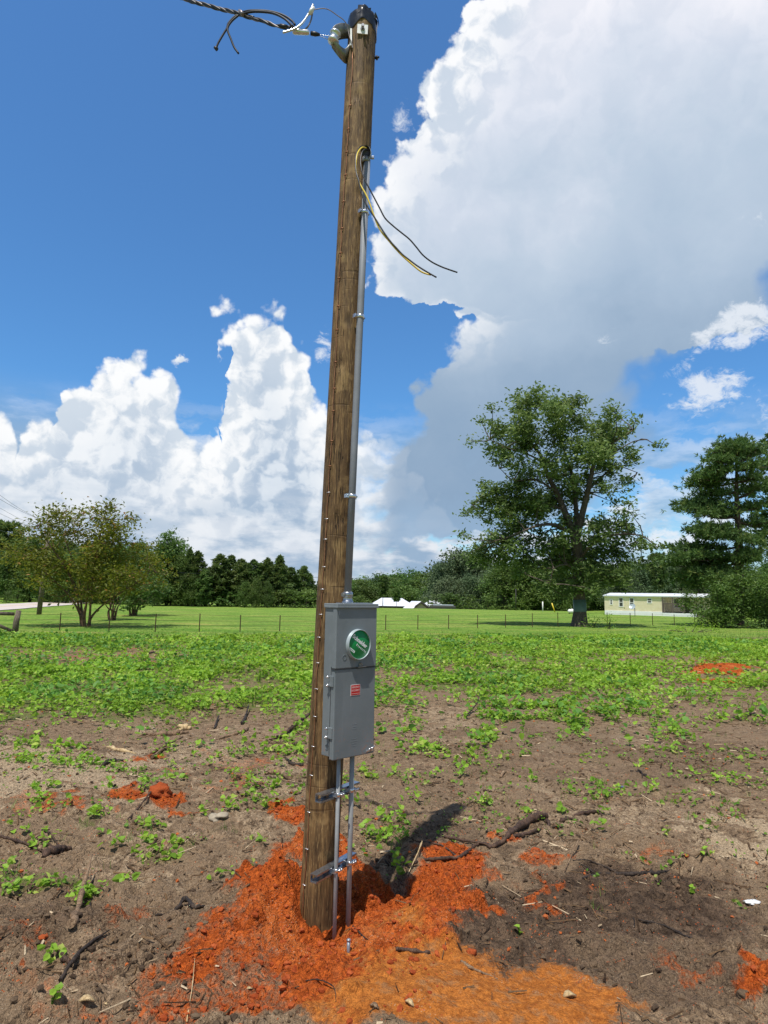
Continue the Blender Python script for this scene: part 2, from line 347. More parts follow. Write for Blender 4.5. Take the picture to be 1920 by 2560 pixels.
# ------------------------------------------------------------------ object helpers
def obj(name, mesh, parent=None):
    o = bpy.data.objects.new(name, mesh); scene.collection.objects.link(o)
    if parent is not None:
        o.parent = parent
    return o
def tag(o, label=None, cat=None, group=None, kind=None):
    if label: o['label'] = label
    if cat: o['category'] = cat
    if group: o['group'] = group
    if kind: o['kind'] = kind
    return o
def empty(name, loc=(0, 0, 0), label=None, cat=None, group=None, rz=0.0):
    o = bpy.data.objects.new(name, None); scene.collection.objects.link(o)
    o.location = loc; o.rotation_euler = (0, 0, rz); o.empty_display_size = 0.2
    return tag(o, label, cat, group)
def np_mesh(name, verts, faces, mat=None, smooth=True, attrs=None):
    """faces: (N,k) index array"""
    me = bpy.data.meshes.new(name); verts = np.asarray(verts, np.float32); faces = np.asarray(faces, np.int32)
    me.vertices.add(len(verts)); me.vertices.foreach_set('co', verts.ravel())
    k = faces.shape[1]; n = len(faces)
    me.loops.add(n*k); me.loops.foreach_set('vertex_index', faces.ravel())
    me.polygons.add(n); me.polygons.foreach_set('loop_start', np.arange(0, n*k, k, dtype=np.int32))
    me.polygons.foreach_set('loop_total', np.full(n, k, np.int32))
    me.polygons.foreach_set('use_smooth', np.full(n, smooth, bool))
    me.update(calc_edges=True)
    for an, av in (attrs or {}).items():
        a = me.attributes.new(an, 'FLOAT', 'POINT'); a.data.foreach_set('value', np.asarray(av, np.float32))
    if mat: me.materials.append(mat)
    return me
class MB:
    """collects shapes in one bmesh and links them as one mesh object"""
    def __init__(self): self.b = bmesh.new()
    def box(self, x0, x1, y0, y1, z0, z1, bev=0.0, seg=2):
        g = bmesh.ops.create_cube(self.b, size=1.0)['verts']
        for v in g:
            v.co = ((x0+x1)/2+v.co.x*(x1-x0), (y0+y1)/2+v.co.y*(y1-y0), (z0+z1)/2+v.co.z*(z1-z0))
        if bev > 0:
            es = list({e for v in g for e in v.link_edges})
            bmesh.ops.bevel(self.b, geom=es, offset=bev, segments=seg, profile=0.5, affect='EDGES')
        return self
    def obox(self, p, ax, ay, az, bev=0.0):
        """box centred at p with half-axis vectors"""
        g = bmesh.ops.create_cube(self.b, size=2.0)['verts']; p = Vector(p)
        for v in g: v.co = p + Vector(ax)*v.co.x + Vector(ay)*v.co.y + Vector(az)*v.co.z
        if bev > 0:
            es = list({e for v in g for e in v.link_edges})
            bmesh.ops.bevel(self.b, geom=es, offset=bev, segments=2, profile=0.5, affect='EDGES')
        return self
    def tube(self, pts, rad, sides=8, caps=True, twist=0.0, sx=1.0):
        pts = [Vector(p) for p in pts]; n = len(pts)
        rad = rad if hasattr(rad, '__len__') else [rad]*n
        t0 = (pts[1]-pts[0]).normalized(); up = Vector((0, 0, 1)) if abs(t0.z) < 0.9 else Vector((1, 0, 0))
        nrm = t0.cross(up).normalized(); rings = []
        for i, p in enumerate(pts):
            t = (pts[min(i+1, n-1)]-pts[max(i-1, 0)]).normalized()
            nrm = (nrm - t*nrm.dot(t)).normalized(); bi = t.cross(nrm)
            rings.append([self.b.verts.new(p + (nrm*math.cos(a)*sx + bi*math.sin(a))*rad[i]) for a in [2*math.pi*k/sides+twist for k in range(sides)]])
        for i in range(n-1):
            for k in range(sides):
                k2 = (k+1) % sides
                f = self.b.faces.new((rings[i][k], rings[i][k2], rings[i+1][k2], rings[i+1][k])); f.smooth = True
        if caps:
            self.b.faces.new(rings[0][::-1]); self.b.faces.new(rings[-1])
        return self
    def cyl(self, p0, p1, r, sides=20, r1=None): return self.tube([p0, p1], [r, r if r1 is None else r1], sides)
    def lathe(self, p, axis, prof, sides=24):
        """prof: list of (radius, distance along axis)"""
        p = Vector(p); axis = Vector(axis).normalized(); up = Vector((0, 0, 1)) if abs(axis.z) < 0.9 else Vector((1, 0, 0))
        u = axis.cross(up).normalized(); w = axis.cross(u); rings = []
        for r, d in prof:
            rings.append([self.b.verts.new(p+axis*d+(u*math.cos(2*math.pi*k/sides)+w*math.sin(2*math.pi*k/sides))*max(r, 1e-5)) for k in range(sides)])
        for i in range(len(rings)-1):
            for k in range(sides):
                k2 = (k+1) % sides
                f = self.b.faces.new((rings[i][k], rings[i][k2], rings[i+1][k2], rings[i+1][k])); f.smooth = True
        return self
    def ribbon(self, pts, widths, wdir, thick):
        """flat band along pts, wide along wdir"""
        pts = [Vector(p) for p in pts]; wdir = Vector(wdir).normalized(); n = len(pts); rings = []
        widths = widths if hasattr(widths, '__len__') else [widths]*n
        for i, p in enumerate(pts):
            t = (pts[min(i+1, n-1)]-pts[max(i-1, 0)]).normalized(); nn = t.cross(wdir).normalized()
            w = wdir*widths[i]/2; h = nn*thick/2
            rings.append([self.b.verts.new(q) for q in (p-w-h, p+w-h, p+w+h, p-w+h)])
        for i in range(n-1):
            for k in range(4):
                k2 = (k+1) % 4
                f = self.b.faces.new((rings[i][k], rings[i][k2], rings[i+1][k2], rings[i+1][k])); f.smooth = k in (0, 2)
        self.b.faces.new(rings[0][::-1]); self.b.faces.new(rings[-1])
        return self
    def poly(self, pts):
        f = self.b.faces.new([self.b.verts.new(Vector(p)) for p in pts]); return self
    def build(self, name, mat, parent=None, smooth=None):
        bmesh.ops.recalc_face_normals(self.b, faces=self.b.faces)
        me = bpy.data.meshes.new(name); self.b.to_mesh(me); self.b.free()
        if smooth is not None: me.polygons.foreach_set('use_smooth', np.full(len(me.polygons), smooth, bool))
        me.materials.append(mat); return obj(name, me, parent)
def spline(pts, n=8):
    """Catmull-Rom through pts"""
    P = [Vector(p) for p in pts]; P = [P[0]*2-P[1]]+P+[P[-1]*2-P[-2]]; out = []
    for i in range(1, len(P)-2):
        for k in range(n):
            t = k/n; a, b, c, d = P[i-1], P[i], P[i+1], P[i+2]
            out.append(0.5*((2*b)+(c-a)*t+(2*a-5*b+4*c-d)*t*t+(3*b-a-3*c+d)*t*t*t))
    out.append(P[-2]); return out

# ------------------------------------------------------------------ materials
def material(name): 
    m = bpy.data.materials.new(name); m.use_nodes = True; T = NT(m.node_tree)
    b = T.n('ShaderNodeBsdfPrincipled'); o = T.n('ShaderNodeOutputMaterial'); T.put(o.inputs[0], b.outputs[0])
    T.b = b; T.o = o; return m, T
def setb(T, col=None, rough=None, metal=None, bump=None, bstr=0.5, bdist=0.01, spec=None):
    if col is not None: T.put(T.b.inputs['Base Color'], col)
    if rough is not None: T.put(T.b.inputs['Roughness'], rough)
    if metal is not None: T.put(T.b.inputs['Metallic'], metal)
    if spec is not None: T.put(T.b.inputs['Specular IOR Level'], spec)
    if bump is not None:
        nd = T.n('ShaderNodeBump'); nd.inputs['Strength'].default_value = bstr; nd.inputs['Distance'].default_value = bdist
        T.put(nd.inputs['Height'], bump); T.put(T.b.inputs['Normal'], nd.outputs[0])
def simple(name, col, rough=0.6, metal=0.0, var=0.25, scale=20.0, bump=0.0, spec=None, coord='Object'):
    """a plain material with some wear: brightness and roughness drift over the surface"""
    m, T = material(name); co = T.n('ShaderNodeTexCoord').outputs[coord]
    n = T.noise(co, scale, 5, 0.6); f = T.lin(n, 0.25, 0.75, 1-var, 1+var)
    c = T.mix(1.0, (*col, 1), T.n('ShaderNodeCombineColor').outputs[0], 'MULTIPLY')
    cc = c.node.inputs[7].links[0].from_node
    for i in range(3): T.put(cc.inputs[i], f)
    setb(T, c, T.lin(n, 0.2, 0.8, max(rough-0.1, 0.02), min(rough+0.1, 1)), metal, n if bump else None, bump, 0.004, spec)
    return m

def soil_material():
    m, T = material("soil")
    co = T.n('ShaderNodeTexCoord').outputs['Object']; geo = T.n('ShaderNodeNewGeometry').outputs['Position']
    A = {k: T.attr(k).outputs['Fac'] for k in ('clay', 'ochre', 'dark', 'sand', 'veg', 'lawn')}
    n1 = T.noise(geo, 3.0, 6, 0.6); n2 = T.noise(geo, 14.0, 6, 0.65); n3 = T.noise(geo, 60.0, 5, 0.65); n4 = T.noise(geo, 0.35, 5, 0.55)
    grit = T.noise(geo, 170.0, 4, 0.75); n5 = T.noise(geo, 34.0, 5, 0.7)
    base = T.mix(T.ss(n2, 0.32, 0.68), srgb(90, 73, 56), srgb(162, 137, 108)); base = T.mix(T.m('MULTIPLY', T.ss(n5, 0.5, 0.64), 0.6), base, srgb(176, 152, 124)); base = T.mix(T.m('MULTIPLY', T.ss(n3, 0.46, 0.36), 0.7), base, srgb(66, 50, 40))
    base = T.mix(T.ss(n1, 0.35, 0.7), base, srgb(134, 112, 88))
    def blend(base, a, c1, c2, nn, edge=0.35):
        f = T.ss(T.m('ADD', a, T.m('ADD', T.m('MULTIPLY', T.m('SUBTRACT', n2, 0.5), edge*2.6), T.m('MULTIPLY', T.m('SUBTRACT', n3, 0.5), 1.1))), 0.30, 0.78)
        return T.mix(f, base, T.mix(T.ss(nn, 0.35, 0.66), c1, c2))
    base = blend(base, A['sand'], srgb(152, 132, 106), srgb(188, 165, 134), n3)
    base = blend(base, A['dark'], srgb(60, 48, 39), srgb(110, 90, 72), n2)
    base = blend(base, A['clay'], srgb(138, 60, 14), srgb(196, 94, 28), n5)
    base = T.mix(T.m('MULTIPLY', T.m('MULTIPLY', T.ss(n1, 0.54, 0.66), A['clay']), 0.45), base, srgb(208, 124, 62))
    base = T.mix(T.m('MULTIPLY', T.m('MULTIPLY', T.ss(n3, 0.46, 0.36), A['clay']), 0.6), base, srgb(118, 48, 12))
    base = blend(base, A['ochre'], srgb(148, 84, 30), srgb(192, 116, 44), n5)
    base = T.mix(T.m('MULTIPLY', T.m('MULTIPLY', T.ss(n2, 0.50, 0.66), A['ochre']), 0.6), base, srgb(146, 112, 78))
    # scattered orange crumbs and pale grains on the disturbed soil
    crumb = T.voro(geo, 55.0, 0, 'F1'); crsel = T.noise(geo, 9.0, 3, 0.6)
    base = T.mix(T.m('MULTIPLY', T.ss(crumb, 0.26, 0.16), T.ss(crsel, 0.52, 0.66)), base, srgb(186, 92, 44))
    base = T.mix(T.m('MULTIPLY', T.ss(T.voro(geo, 90.0, 0, 'F1'), 0.2, 0.1), T.ss(n1, 0.5, 0.62)), base, srgb(186, 172, 150))
    g = T.lin(grit, 0.28, 0.72, 0.58, 1.42); gn = T.n('ShaderNodeCombineColor')
    for i in range(3): T.put(gn.inputs[i], g)
    base = T.mix(1.0, base, gn.outputs[0], 'MULTIPLY')
    # under the leafy cover the litter is greenish
    base = T.mix(T.m('MULTIPLY', T.ss(A['veg'], 0.4, 1.0), T.ss(n2, 0.35, 0.6)), base, srgb(96, 112, 50))
    # mown field
    st = T.noise(T.mapping(geo, (0.16, 1.0, 1.0)), 1.1, 5, 0.6)
    gr = T.mix(T.ss(n4, 0.36, 0.66), srgb(94, 130, 42), srgb(128, 158, 58))
    gr = T.mix(T.m('MULTIPLY', T.ss(st, 0.44, 0.62), 0.8), gr, srgb(158, 166, 84)); gr = T.mix(T.m('MULTIPLY', T.ss(T.noise(T.mapping(geo, (0.05, 0.7, 1)), 1.0, 3, 0.6), 0.5, 0.62), 0.5), gr, srgb(92, 132, 44))
    tuft = T.noise(geo, 4.0, 7, 0.8); gr = T.mix(T.ss(tuft, 0.60, 0.36), gr, srgb(64, 96, 32))
    gr = T.mix(T.m('MULTIPLY', T.ss(T.noise(T.mapping(geo, (0.25, 1, 1)), 0.5, 4, 0.6), 0.56, 0.70), 0.55), gr, srgb(160, 142, 84))
    base = T.mix(A['lawn'], base, gr)
    v1 = T.voro(T.v('ADD', geo, T.v('SCALE', T.noise(geo, 40, 3, 0.6, color=True), scale=0.02)), 48.0, 2, 'F1', rough=0.6)
    b1 = T.m('ADD', T.m('ADD', T.m('MULTIPLY', n3, 0.55), T.m('MULTIPLY', grit, 0.25)), T.m('MULTIPLY', T.m('SUBTRACT', 0.8, v1), T.m('SUBTRACT', 0.55, T.m('MULTIPLY', A['ochre'], 0.35)))); b1 = T.m('MULTIPLY', b1, T.m('SUBTRACT', 1.0, T.m('MULTIPLY', A['lawn'], 0.3)))
    sc = T.n('ShaderNodeHueSaturation'); sc.inputs['Value'].default_value = 1.17; sc.inputs['Saturation'].default_value = 0.98; T.put(sc.inputs['Color'], base)
    setb(T, sc.outputs[0], 0.95, 0, b1, 1.0, 0.030, spec=0.1)
    return m
M = {}
M['soil'] = soil_material()

# ------------------------------------------------------------------ ground: one sheet to the horizon
def axis_coords(core0, core1, step, lo, hi, g):
    c = list(np.arange(core0, core1, step)); s = step; v = c[-1]
    while v < hi: s *= g; s = min(s, 60); v += s; c.append(v)
    s = step; v = c[0]; left = []
    while v > lo: s *= g; s = min(s, 60); v -= s; left.append(v)
    return np.array(left[::-1]+c)
gx = axis_coords(-1.9, 2.1, 0.0115, -1800, 1800, 1.022); gy = axis_coords(2.45, 4.7, 0.0115, -400, 3200, 1.0115)
GX, GY = np.meshgrid(gx, gy); gxf, gyf = GX.ravel(), GY.ravel()
gz = height(gxf, gyf); ZN = zones(gxf, gyf)
nx, ny = len(gx), len(gy); idx = np.arange(nx*ny).reshape(ny, nx)
gf = np.stack([idx[:-1, :-1], idx[:-1, 1:], idx[1:, 1:], idx[1:, :-1]], -1).reshape(-1, 4)
behind = gyf < 1.0
lawn = np.where(behind, 1.0, ZN['lawn']); 
ground = obj('ground', np_mesh('ground', np.stack([gxf, gyf, gz], 1), gf, M['soil'], True,
             dict(clay=ZN['clay'], ochre=ZN['ochre'], dark=ZN['dark'], sand=ZN['sand'], veg=ZN['veg'], lawn=np.where(gyf < -2, 1.0, ZN['lawn']))))
tag(ground, kind='structure')
print('ground verts', len(gxf))

# road on the left, following the terrain
M['road'] = simple('road_surface', srgb(196, 184, 176), 0.9, 0, 0.12, 1.2, coord='Object')
def road_strip(name, off, w, lift, mat, dash=None):
    cl = spline([(a, b, 0) for a, b in [(-24, 10), (-30, 38), (-38, 66), (-44, 88), (-50, 109), (-60, 140), (-80, 200)]], 24)
    vs = []; fs = []
    for i, p in enumerate(cl):
        t = (cl[min(i+1, len(cl)-1)]-cl[max(i-1, 0)]); t = Vector((t.x, t.y, 0)).normalized(); nn = Vector((t.y, -t.x, 0))
        for j in range(5):
            q = Vector((p[0], p[1], 0)) + nn*(off + w*(j/4-0.5)); vs.append((q.x, q.y, 0))
    vs = np.array(vs); vs[:, 2] = height(vs[:, 0], vs[:, 1], False) + lift
    for i in range(len(cl)-1):
        for j in range(4): fs.append((i*5+j, i*5+j+1, i*5+j+6, i*5+j+5))
    o = obj(name, np_mesh(name, vs, fs, mat)); tag(o, kind='structure'); return o
road_strip('road', 0.0, 7.0, 0.05, M['road'])
M['white_paint'] = simple('road_white_line', (0.75, 0.75, 0.72), 0.8)
M['yellow_paint'] = simple('road_yellow_line', (0.62, 0.42, 0.10), 0.8)
road_strip('road_edge_line', 3.2, 0.14, 0.056, M['white_paint']); road_strip('road_edge_line', -3.2, 0.14, 0.056, M['white_paint'])
road_strip('road_centre_line', 0.0, 0.2, 0.056, M['yellow_paint'])
# ------------------------------------------------------------------ hardware materials
def wood_material(name, c_dark, c_mid, c_light, zscale=0.09, bump=0.9):
    m, T = material(name)
    co = T.n('ShaderNodeTexCoord').outputs['Object']
    st = T.mapping(co, (1, 1, zscale)); g1 = T.noise(st, 60, 6, 0.6); g2 = T.noise(st, 190, 4, 0.6); lg = T.noise(T.mapping(co, (1, 1, .35)), 7, 5, 0.55)
    ck = T.noise(T.mapping(co, (1, 1, 0.03)), 75, 3, 0.5, dist=0.4)
    check = T.ss(T.m('ABSOLUTE', T.m('SUBTRACT', ck, 0.5)), 0.022, 0.004)
    kn = T.voro(T.mapping(co, (1, 1, 0.55)), 4.6, 0, 'F1'); knot = T.ss(kn, 0.15, 0.06)
    ring = T.ss(T.noise(T.mapping(co, (0.5, 0.5, 9)), 5.0, 2, 0.4), 0.66, 0.70)
    c = T.mix(T.ss(g1, 0.3, 0.7), c_dark, c_mid); c = T.mix(T.m('MULTIPLY', T.ss(g2, 0.5, 0.72), 0.7), c, c_light)
    c = T.mix(T.ss(lg, 0.42, 0.68), c, T.mix(0.5, c, c_dark)); c = T.mix(T.m('MULTIPLY', T.ss(T.noise(co, 9, 4, 0.5), 0.55, 0.7), 0.45), c, c_light)
    dark = T.m('MAXIMUM', T.m('MAXIMUM', T.m('MULTIPLY', check, T.ss(lg, 0.4, 0.55)), T.m('MULTIPLY', knot, 0.75)), T.m('MULTIPLY', ring, 0.35))
    c = T.mix(T.m('MULTIPLY', dark, 0.8), c, tuple(v*0.3 for v in c_dark))
    h = T.m('SUBTRACT', T.m('ADD', T.m('MULTIPLY', g1, 0.6), T.m('MULTIPLY', g2, 0.3)), T.m('MULTIPLY', dark, 0.6))
    setb(T, c, 0.72, 0, h, bump, 0.006, spec=0.35); return m
M['pole'] = wood_material('treated_pole_wood', srgb(80, 60, 38), srgb(124, 96, 60), srgb(176, 146, 98), bump=1.0)
def box_mat():
    m, T = material('grey_powder_coat'); co = T.n('ShaderNodeTexCoord').outputs['Object']; sp = T.n('ShaderNodeSeparateXYZ'); T.put(sp.inputs[0], co)
    n = T.noise(co, 4.0, 5, 0.6); st = T.noise(T.mapping(co, (30, 30, 2.0)), 1.0, 5, 0.65); fn = T.noise(co, 60.0, 4, 0.7)
    c = T.mix(T.ss(n, 0.3, 0.7), srgb(109, 117, 120), srgb(123, 130, 134)); c = T.mix(T.m('MULTIPLY', T.ss(st, 0.56, 0.74), 0.35), c, srgb(140, 146, 148))
    dust = T.m('MULTIPLY', T.ss(sp.outputs[2], 0.22, 0.0), T.ss(T.m('ADD', T.m('MULTIPLY', fn, 0.5), T.m('MULTIPLY', n, 0.5)), 0.50, 0.62)); c = T.mix(T.m('MULTIPLY', dust, 0.5), c, srgb(168, 112, 78))
    sc = T.ss(T.noise(T.mapping(co, (14, 14, 3)), 6.0, 2, 0.5), 0.735, 0.76); c = T.mix(T.m('MULTIPLY', sc, 0.5), c, srgb(170, 176, 178))
    setb(T, c, T.lin(n, .2, .8, .42, .6), 0, fn, 0.15, 0.002, spec=.4); return m
M['box'] = box_mat()
M['pvc'] = simple('grey_conduit', srgb(126, 130, 137), 0.6, 0, 0.12, 16.0)
M['pvc_dark'] = simple('grey_conduit_small', srgb(146, 149, 150), 0.62, 0, 0.14, 22.0)
M['galv'] = simple('galvanised_steel', (0.40, 0.42, 0.45), 0.3, 0.9, 0.2, 50.0)
M['cast'] = simple('cast_metal', (0.26, 0.26, 0.25), 0.42, 0.7, 0.3, 30.0)
M['alu'] = simple('bare_aluminium', (0.72, 0.73, 0.75), 0.3, 0.7, 0.12, 60.0)
M['chrome'] = simple('zinc_plated', (0.75, 0.76, 0.78), 0.2, 0.9, 0.2, 40.0)
M['black'] = simple('black_insulation', (0.012, 0.012, 0.014), 0.45, 0, 0.3, 30.0)
M['plastic'] = simple('black_plastic_sheet', (0.016, 0.017, 0.02), 0.28, 0, 0.4, 30.0, spec=0.7)
M['yellow'] = simple('yellow_insulation', srgb(226, 196, 60), 0.4, 0, 0.08, 40.0)
M['copper'] = simple('copper_wire', (0.36, 0.17, 0.09), 0.5, 0.6, 0.25, 60.0)
M['greybrown'] = simple('dull_wire', (0.22, 0.19, 0.19), 0.4, 0.4, 0.2, 40.0)
M['white_metal'] = simple('white_plate', (0.80, 0.80, 0.78), 0.4, 0.1, 0.06, 20.0)
M['green'] = simple('green_meter_cover', (0.0, 0.23, 0.055), 0.35, 0, 0.05, 10.0, spec=0.5)
M['ring'] = simple('pale_grey_ring', srgb(168, 180, 184), 0.4, 0.2, 0.08, 14.0)
M['white'] = simple('white_print', (0.82, 0.84, 0.83), 0.5, 0, 0.03)
M['red'] = simple('red_sticker', (0.52, 0.012, 0.012), 0.45, 0, 0.05)
M['pink'] = simple('pale_print', (0.72, 0.42, 0.40), 0.5, 0, 0.03)
M['seam'] = simple('seam_shadow_gap', (0.03, 0.033, 0.036), 0.7)
M['steel'] = simple('steel_rod', (0.36, 0.36, 0.38), 0.4, 0.7, 0.25, 60.0)

# ------------------------------------------------------------------ the service pole
axis = (POLE_T-POLE_B).normalized()
Z0 = -0.45
R_BASE, R_TOP = 0.0925, 0.0815
def pole_r(z): return R_BASE + (R_TOP-R_BASE)*np.clip((z+0.1)/(POLE_T.z+0.1), -0.2, 1)
root = empty('utility_pole', (pb.x, pb.y, 0.0), 'tall brown treated-wood pole standing in fresh orange clay with a grey meter box on it', 'pole')
def pole_mesh():
    sides, rows = 56, 300; vs = []; z = np.linspace(Z0, POLE_T.z, rows); th = np.linspace(0, 2*np.pi, sides, endpoint=False)
    TH, ZZ = np.meshgrid(th, z)
    r = pole_r(ZZ)*(1 + 0.012*np.sin(TH*2+0.7+ZZ*0.3) + 0.05*fbm(TH*1.2, ZZ*0.9, 0.5, 3, 301)*0.5)
    seam = np.abs(((TH*1.0+0.25*fbm(TH*0, ZZ, 1.2, 2, 7)) % (2*np.pi/7))-0.3)
    r = r - 0.0035*np.exp(-(seam/0.035)**2)*(fbm(TH*0.8, ZZ, 0.9, 2, 9) > 0.02)
    for zk, tk in ((2.9, 4.4), (2.05, 4.9), (3.9, 5.2), (1.0, 4.0), (0.55, 4.6), (4.5, 4.6)):       # nicks and axe flats
        r = r - 0.006*np.exp(-((ZZ-zk)/0.03)**2 - ((TH-tk)/0.35)**2)
    cx = np.array([pole_pt(q).x for q in z]); cy = np.array([pole_pt(q).y for q in z])
    V = np.stack([cx[:, None]+r*np.cos(TH)-pb.x, cy[:, None]+r*np.sin(TH)-pb.y, ZZ], -1).reshape(-1, 3)
    i = np.arange(rows*sides).reshape(rows, sides); j = np.roll(i, -1, 1)
    F = np.stack([i[:-1], j[:-1], j[1:], i[1:]], -1).reshape(-1, 4)
    V = np.vstack([V, [[cx[-1]-pb.x, cy[-1]-pb.y, z[-1]]]]); c = len(V)-1
    F = np.vstack([F, np.stack([i[-1], j[-1], np.full(sides, c), np.full(sides, c)], -1)])
    me = np_mesh('shaft', V, F[:-sides], M['pole']); return me
shaft = obj('shaft', pole_mesh(), root)
b = MB(); b.lathe(pole_pt(POLE_T.z)-Vector((pb.x, pb.y, 0)), axis, [(pole_r(5)*0.99, -0.004), (pole_r(5)*0.8, 0.004), (0.0, 0.006)], 40); b.build('pole_top', M['pole'], root)
# folded black plastic tied over the top
def cap_mesh():
    bm = MB(); sides = 72; rng = np.random.RandomState(4); top = POLE_T - Vector((pb.x, pb.y, 0)); rings = []
    prof = [(-0.085, 1.035), (-0.08, 1.05), (-0.05, 1.045), (-0.02, 1.05), (0.0, 1.04), (0.012, 0.95), (0.026, 0.7), (0.034, 0.35), (0.036, 0.02)]
    for d, k in prof:
        ring = []
        for s in range(sides):
            a = 2*math.pi*s/sides
            fold = 0.045*max(0, math.sin(a*4+1.3))**6 + 0.035*max(0, math.sin(a*7+0.4))**5
            fold2 = 0.02*math.sin(a*11+d*60)*(0.3 if d < 0 else 0.8)
            kk = k + (fold+fold2*0.5)*(0.5 if d < -0.03 else 1.0)
            lift = (0.022*max(0, math.sin(a*3-0.6))**3 if d > 0.005 else 0) + (-0.018*math.sin(a*2+0.9) - 0.01*math.sin(a*5) - 0.02*(math.cos(a) > 0.75) if d < -0.06 else 0)
            p = top + axis*(d+lift) + Vector((math.cos(a), math.sin(a), 0))*kk*R_TOP
            ring.append(bm.b.verts.new(p))
        rings.append(ring)
    for i in range(len(rings)-1):
        for s in range(sides):
            f = bm.b.faces.new((rings[i][s], rings[i][(s+1) % sides], rings[i+1][(s+1) % sides], rings[i+1][s])); f.smooth = i < 4
    bm.b.faces.new(rings[-1])
    # loose folded flap on the camera side
    for (a0, a1, k0, k1, zt) in ((-1.9, -0.95, 1.07, 1.13, 0.03), (-0.7, 0.1, 1.07, 1.2, 0.0)):
        r0 = []; r1 = []
        for s in range(9):
            a = a0+(a1-a0)*s/8; e = Vector((math.cos(a), math.sin(a), 0))
            r0.append(top+axis*(-0.03+0.006*s)+e*R_TOP*k0); r1.append(top+axis*(zt-0.004*s)+e*R_TOP*(k1-0.25*(1 if zt > 0 else 0)*abs(s-4)/8))
        for s in range(8): bm.poly([r0[s], r0[s+1], r1[s+1], r1[s]])
    return bm
cap_mesh().build('plastic_cap', M['plastic'], root)

def on_pole(px, py, off=0.0):
    """point where the view ray through a pixel meets the pole surface"""
    d = ray(px, py).normalized(); o = Vector((0, 0, CAMZ)); t = 3.3/d.y
    for _ in range(12):
        p = o+d*t; c = pole_pt(p.z); r = float(pole_r(p.z))+off
        dx, dy = d.x, d.y; ox, oy = -c.x, -c.y
        A = dx*dx+dy*dy; Bq = 2*(ox*dx+oy*dy); C = ox*ox+oy*oy-r*r; disc = Bq*Bq-4*A*C
        if disc < 0: t = -Bq/(2*A)
        else: t = (-Bq-math.sqrt(disc))/(2*A)
    p = o+d*t; c = pole_pt(p.z); n = Vector((p.x-c.x, p.y-c.y, 0)).normalized()
    return c + n*r, n
# square washer with its bolt
p, n = on_pole(906.5, 73, 0.004)
w = empty('square_washer', p, 'pale square washer plate with a bolt just below the black pole cap', 'washer')
side = n.cross(axis).normalized()
MB().obox((0, 0, 0), side*0.031, axis*0.031, n*0.0025, 0.001).build('plate', M['white_metal'], w)
bb = MB(); bb.cyl(n*0.002, n*0.010, 0.013, 6); bb.cyl(n*0.010, n*0.032, 0.0085, 14); bb.build('bolt', M['steel'], w)
p, n = on_pole(941, 146, 0.0)
w = empty('through_bolt', p, 'dark bolt end poking out of the right side of the pole near its top', 'bolt')
nn = Vector((0.93, -0.36, 0.0)).normalized()
bb = MB(); bb.cyl(nn*-0.02, nn*0.028, 0.006, 10); bb.build('shank', M['black'], w)
bb = MB(); bb.cyl(nn*0.008, nn*0.017, 0.013, 6); bb.build('nut', M['black'], w)

# copper ground wire stapled down the pole
st = [(874.6, 264), (870.5, 322), (866.5, 380), (863.5, 437), (858.3, 504), (854.3, 571), (850.8, 632), (846.8, 695), (845.5, 765), (841.5, 824), (838, 905), (835.3, 971), (832.5, 1027), (828.5, 1102), (823.8, 1165), (821, 1231),
      (816.3, 1297), (813.6, 1348), (809.5, 1417), (805.4, 1473), (801.5, 1536), (797.3, 1593), (794.2, 1657), (790.8, 1722), (787.3, 1791), (782.5, 1866), (778.3, 1938), (771.8, 2030), (766.8, 2122), (760.3, 2212)]
stp = [(881.5, 130), (880.5, 168), (877, 215)] + st
gw = empty('ground_wire', on_pole(799, 1600)[0], 'thin copper ground wire stapled down the left front of the wooden pole', 'wire')
def loc(o, p): return Vector(p) - o.location
pts = []
for i, (x, y) in enumerate(stp+[(757.5, 2262), (757, 2290)]):
    pts.append(loc(gw, on_pole(x + 0.8*math.sin(i*2.1), y, 0.004)[0]))
    if i < len(stp)-1:
        x2, y2 = stp[i+1]; pts.append(loc(gw, on_pole((x+x2)/2+1.3*math.sin(i*1.7), (y+y2)/2, 0.0065)[0]))
MB().tube(pts, 0.0023, 6).build('wire', M['copper'], gw)
for i, (x, y) in enumerate(st):
    p, n = on_pole(x, y, 0.0045); s = n.cross(axis).normalized(); p = loc(gw, p)
    bb = MB(); bb.tube([p-s*0.0095-n*0.006, p-s*0.0085+n*0.002, p+s*0.0085+n*0.002, p+s*0.0095-n*0.006], 0.0021, 5)
    bb.build('staple', M['alu'] if i > 14 else M['copper'], gw)

# ------------------------------------------------------------------ meter box, turned away to the right
ALPHA = math.radians(43.5); WB, DB = 0.270, 0.098
wv = Vector((math.cos(ALPHA), math.sin(ALPHA), 0)); bv = Vector((-math.sin(ALPHA), math.cos(ALPHA), 0))
pc = at(838, 1700, 3.30); ztop = at(843, 1512, 3.30).z; zbot = at(832, 1903, 3.30).z; HB = ztop-zbot
box = empty('meter_box', (pc.x, pc.y, zbot), 'tall grey electric meter box with a round green cover, fixed to the wooden pole', 'meter box', rz=ALPHA)
CW = WB; zs = HB*0.578     # seam between cover and door
g = M['box']
MB().box(0.004, WB-0.004, 0.020, DB, 0.012, HB-0.004, 0.003).build('enclosure', g, box)
b = MB(); b.box(-0.001, WB+0.001, 0.0, 0.030, zs+0.002, HB-0.012, 0.004); b.build('meter_cover', g, box)
b = MB(); b.box(0.0, WB, 0.003, 0.034, 0.0, zs-0.002, 0.005); b.build('door', g, box)
b = MB(); b.box(-0.003, WB+0.004, -0.008, DB+0.003, HB-0.010, HB+0.006, 0.003); b.box(-0.0045, WB+0.0055, -0.0095, DB, HB-0.016, HB-0.006, 0.002); b.build('lid', g, box)
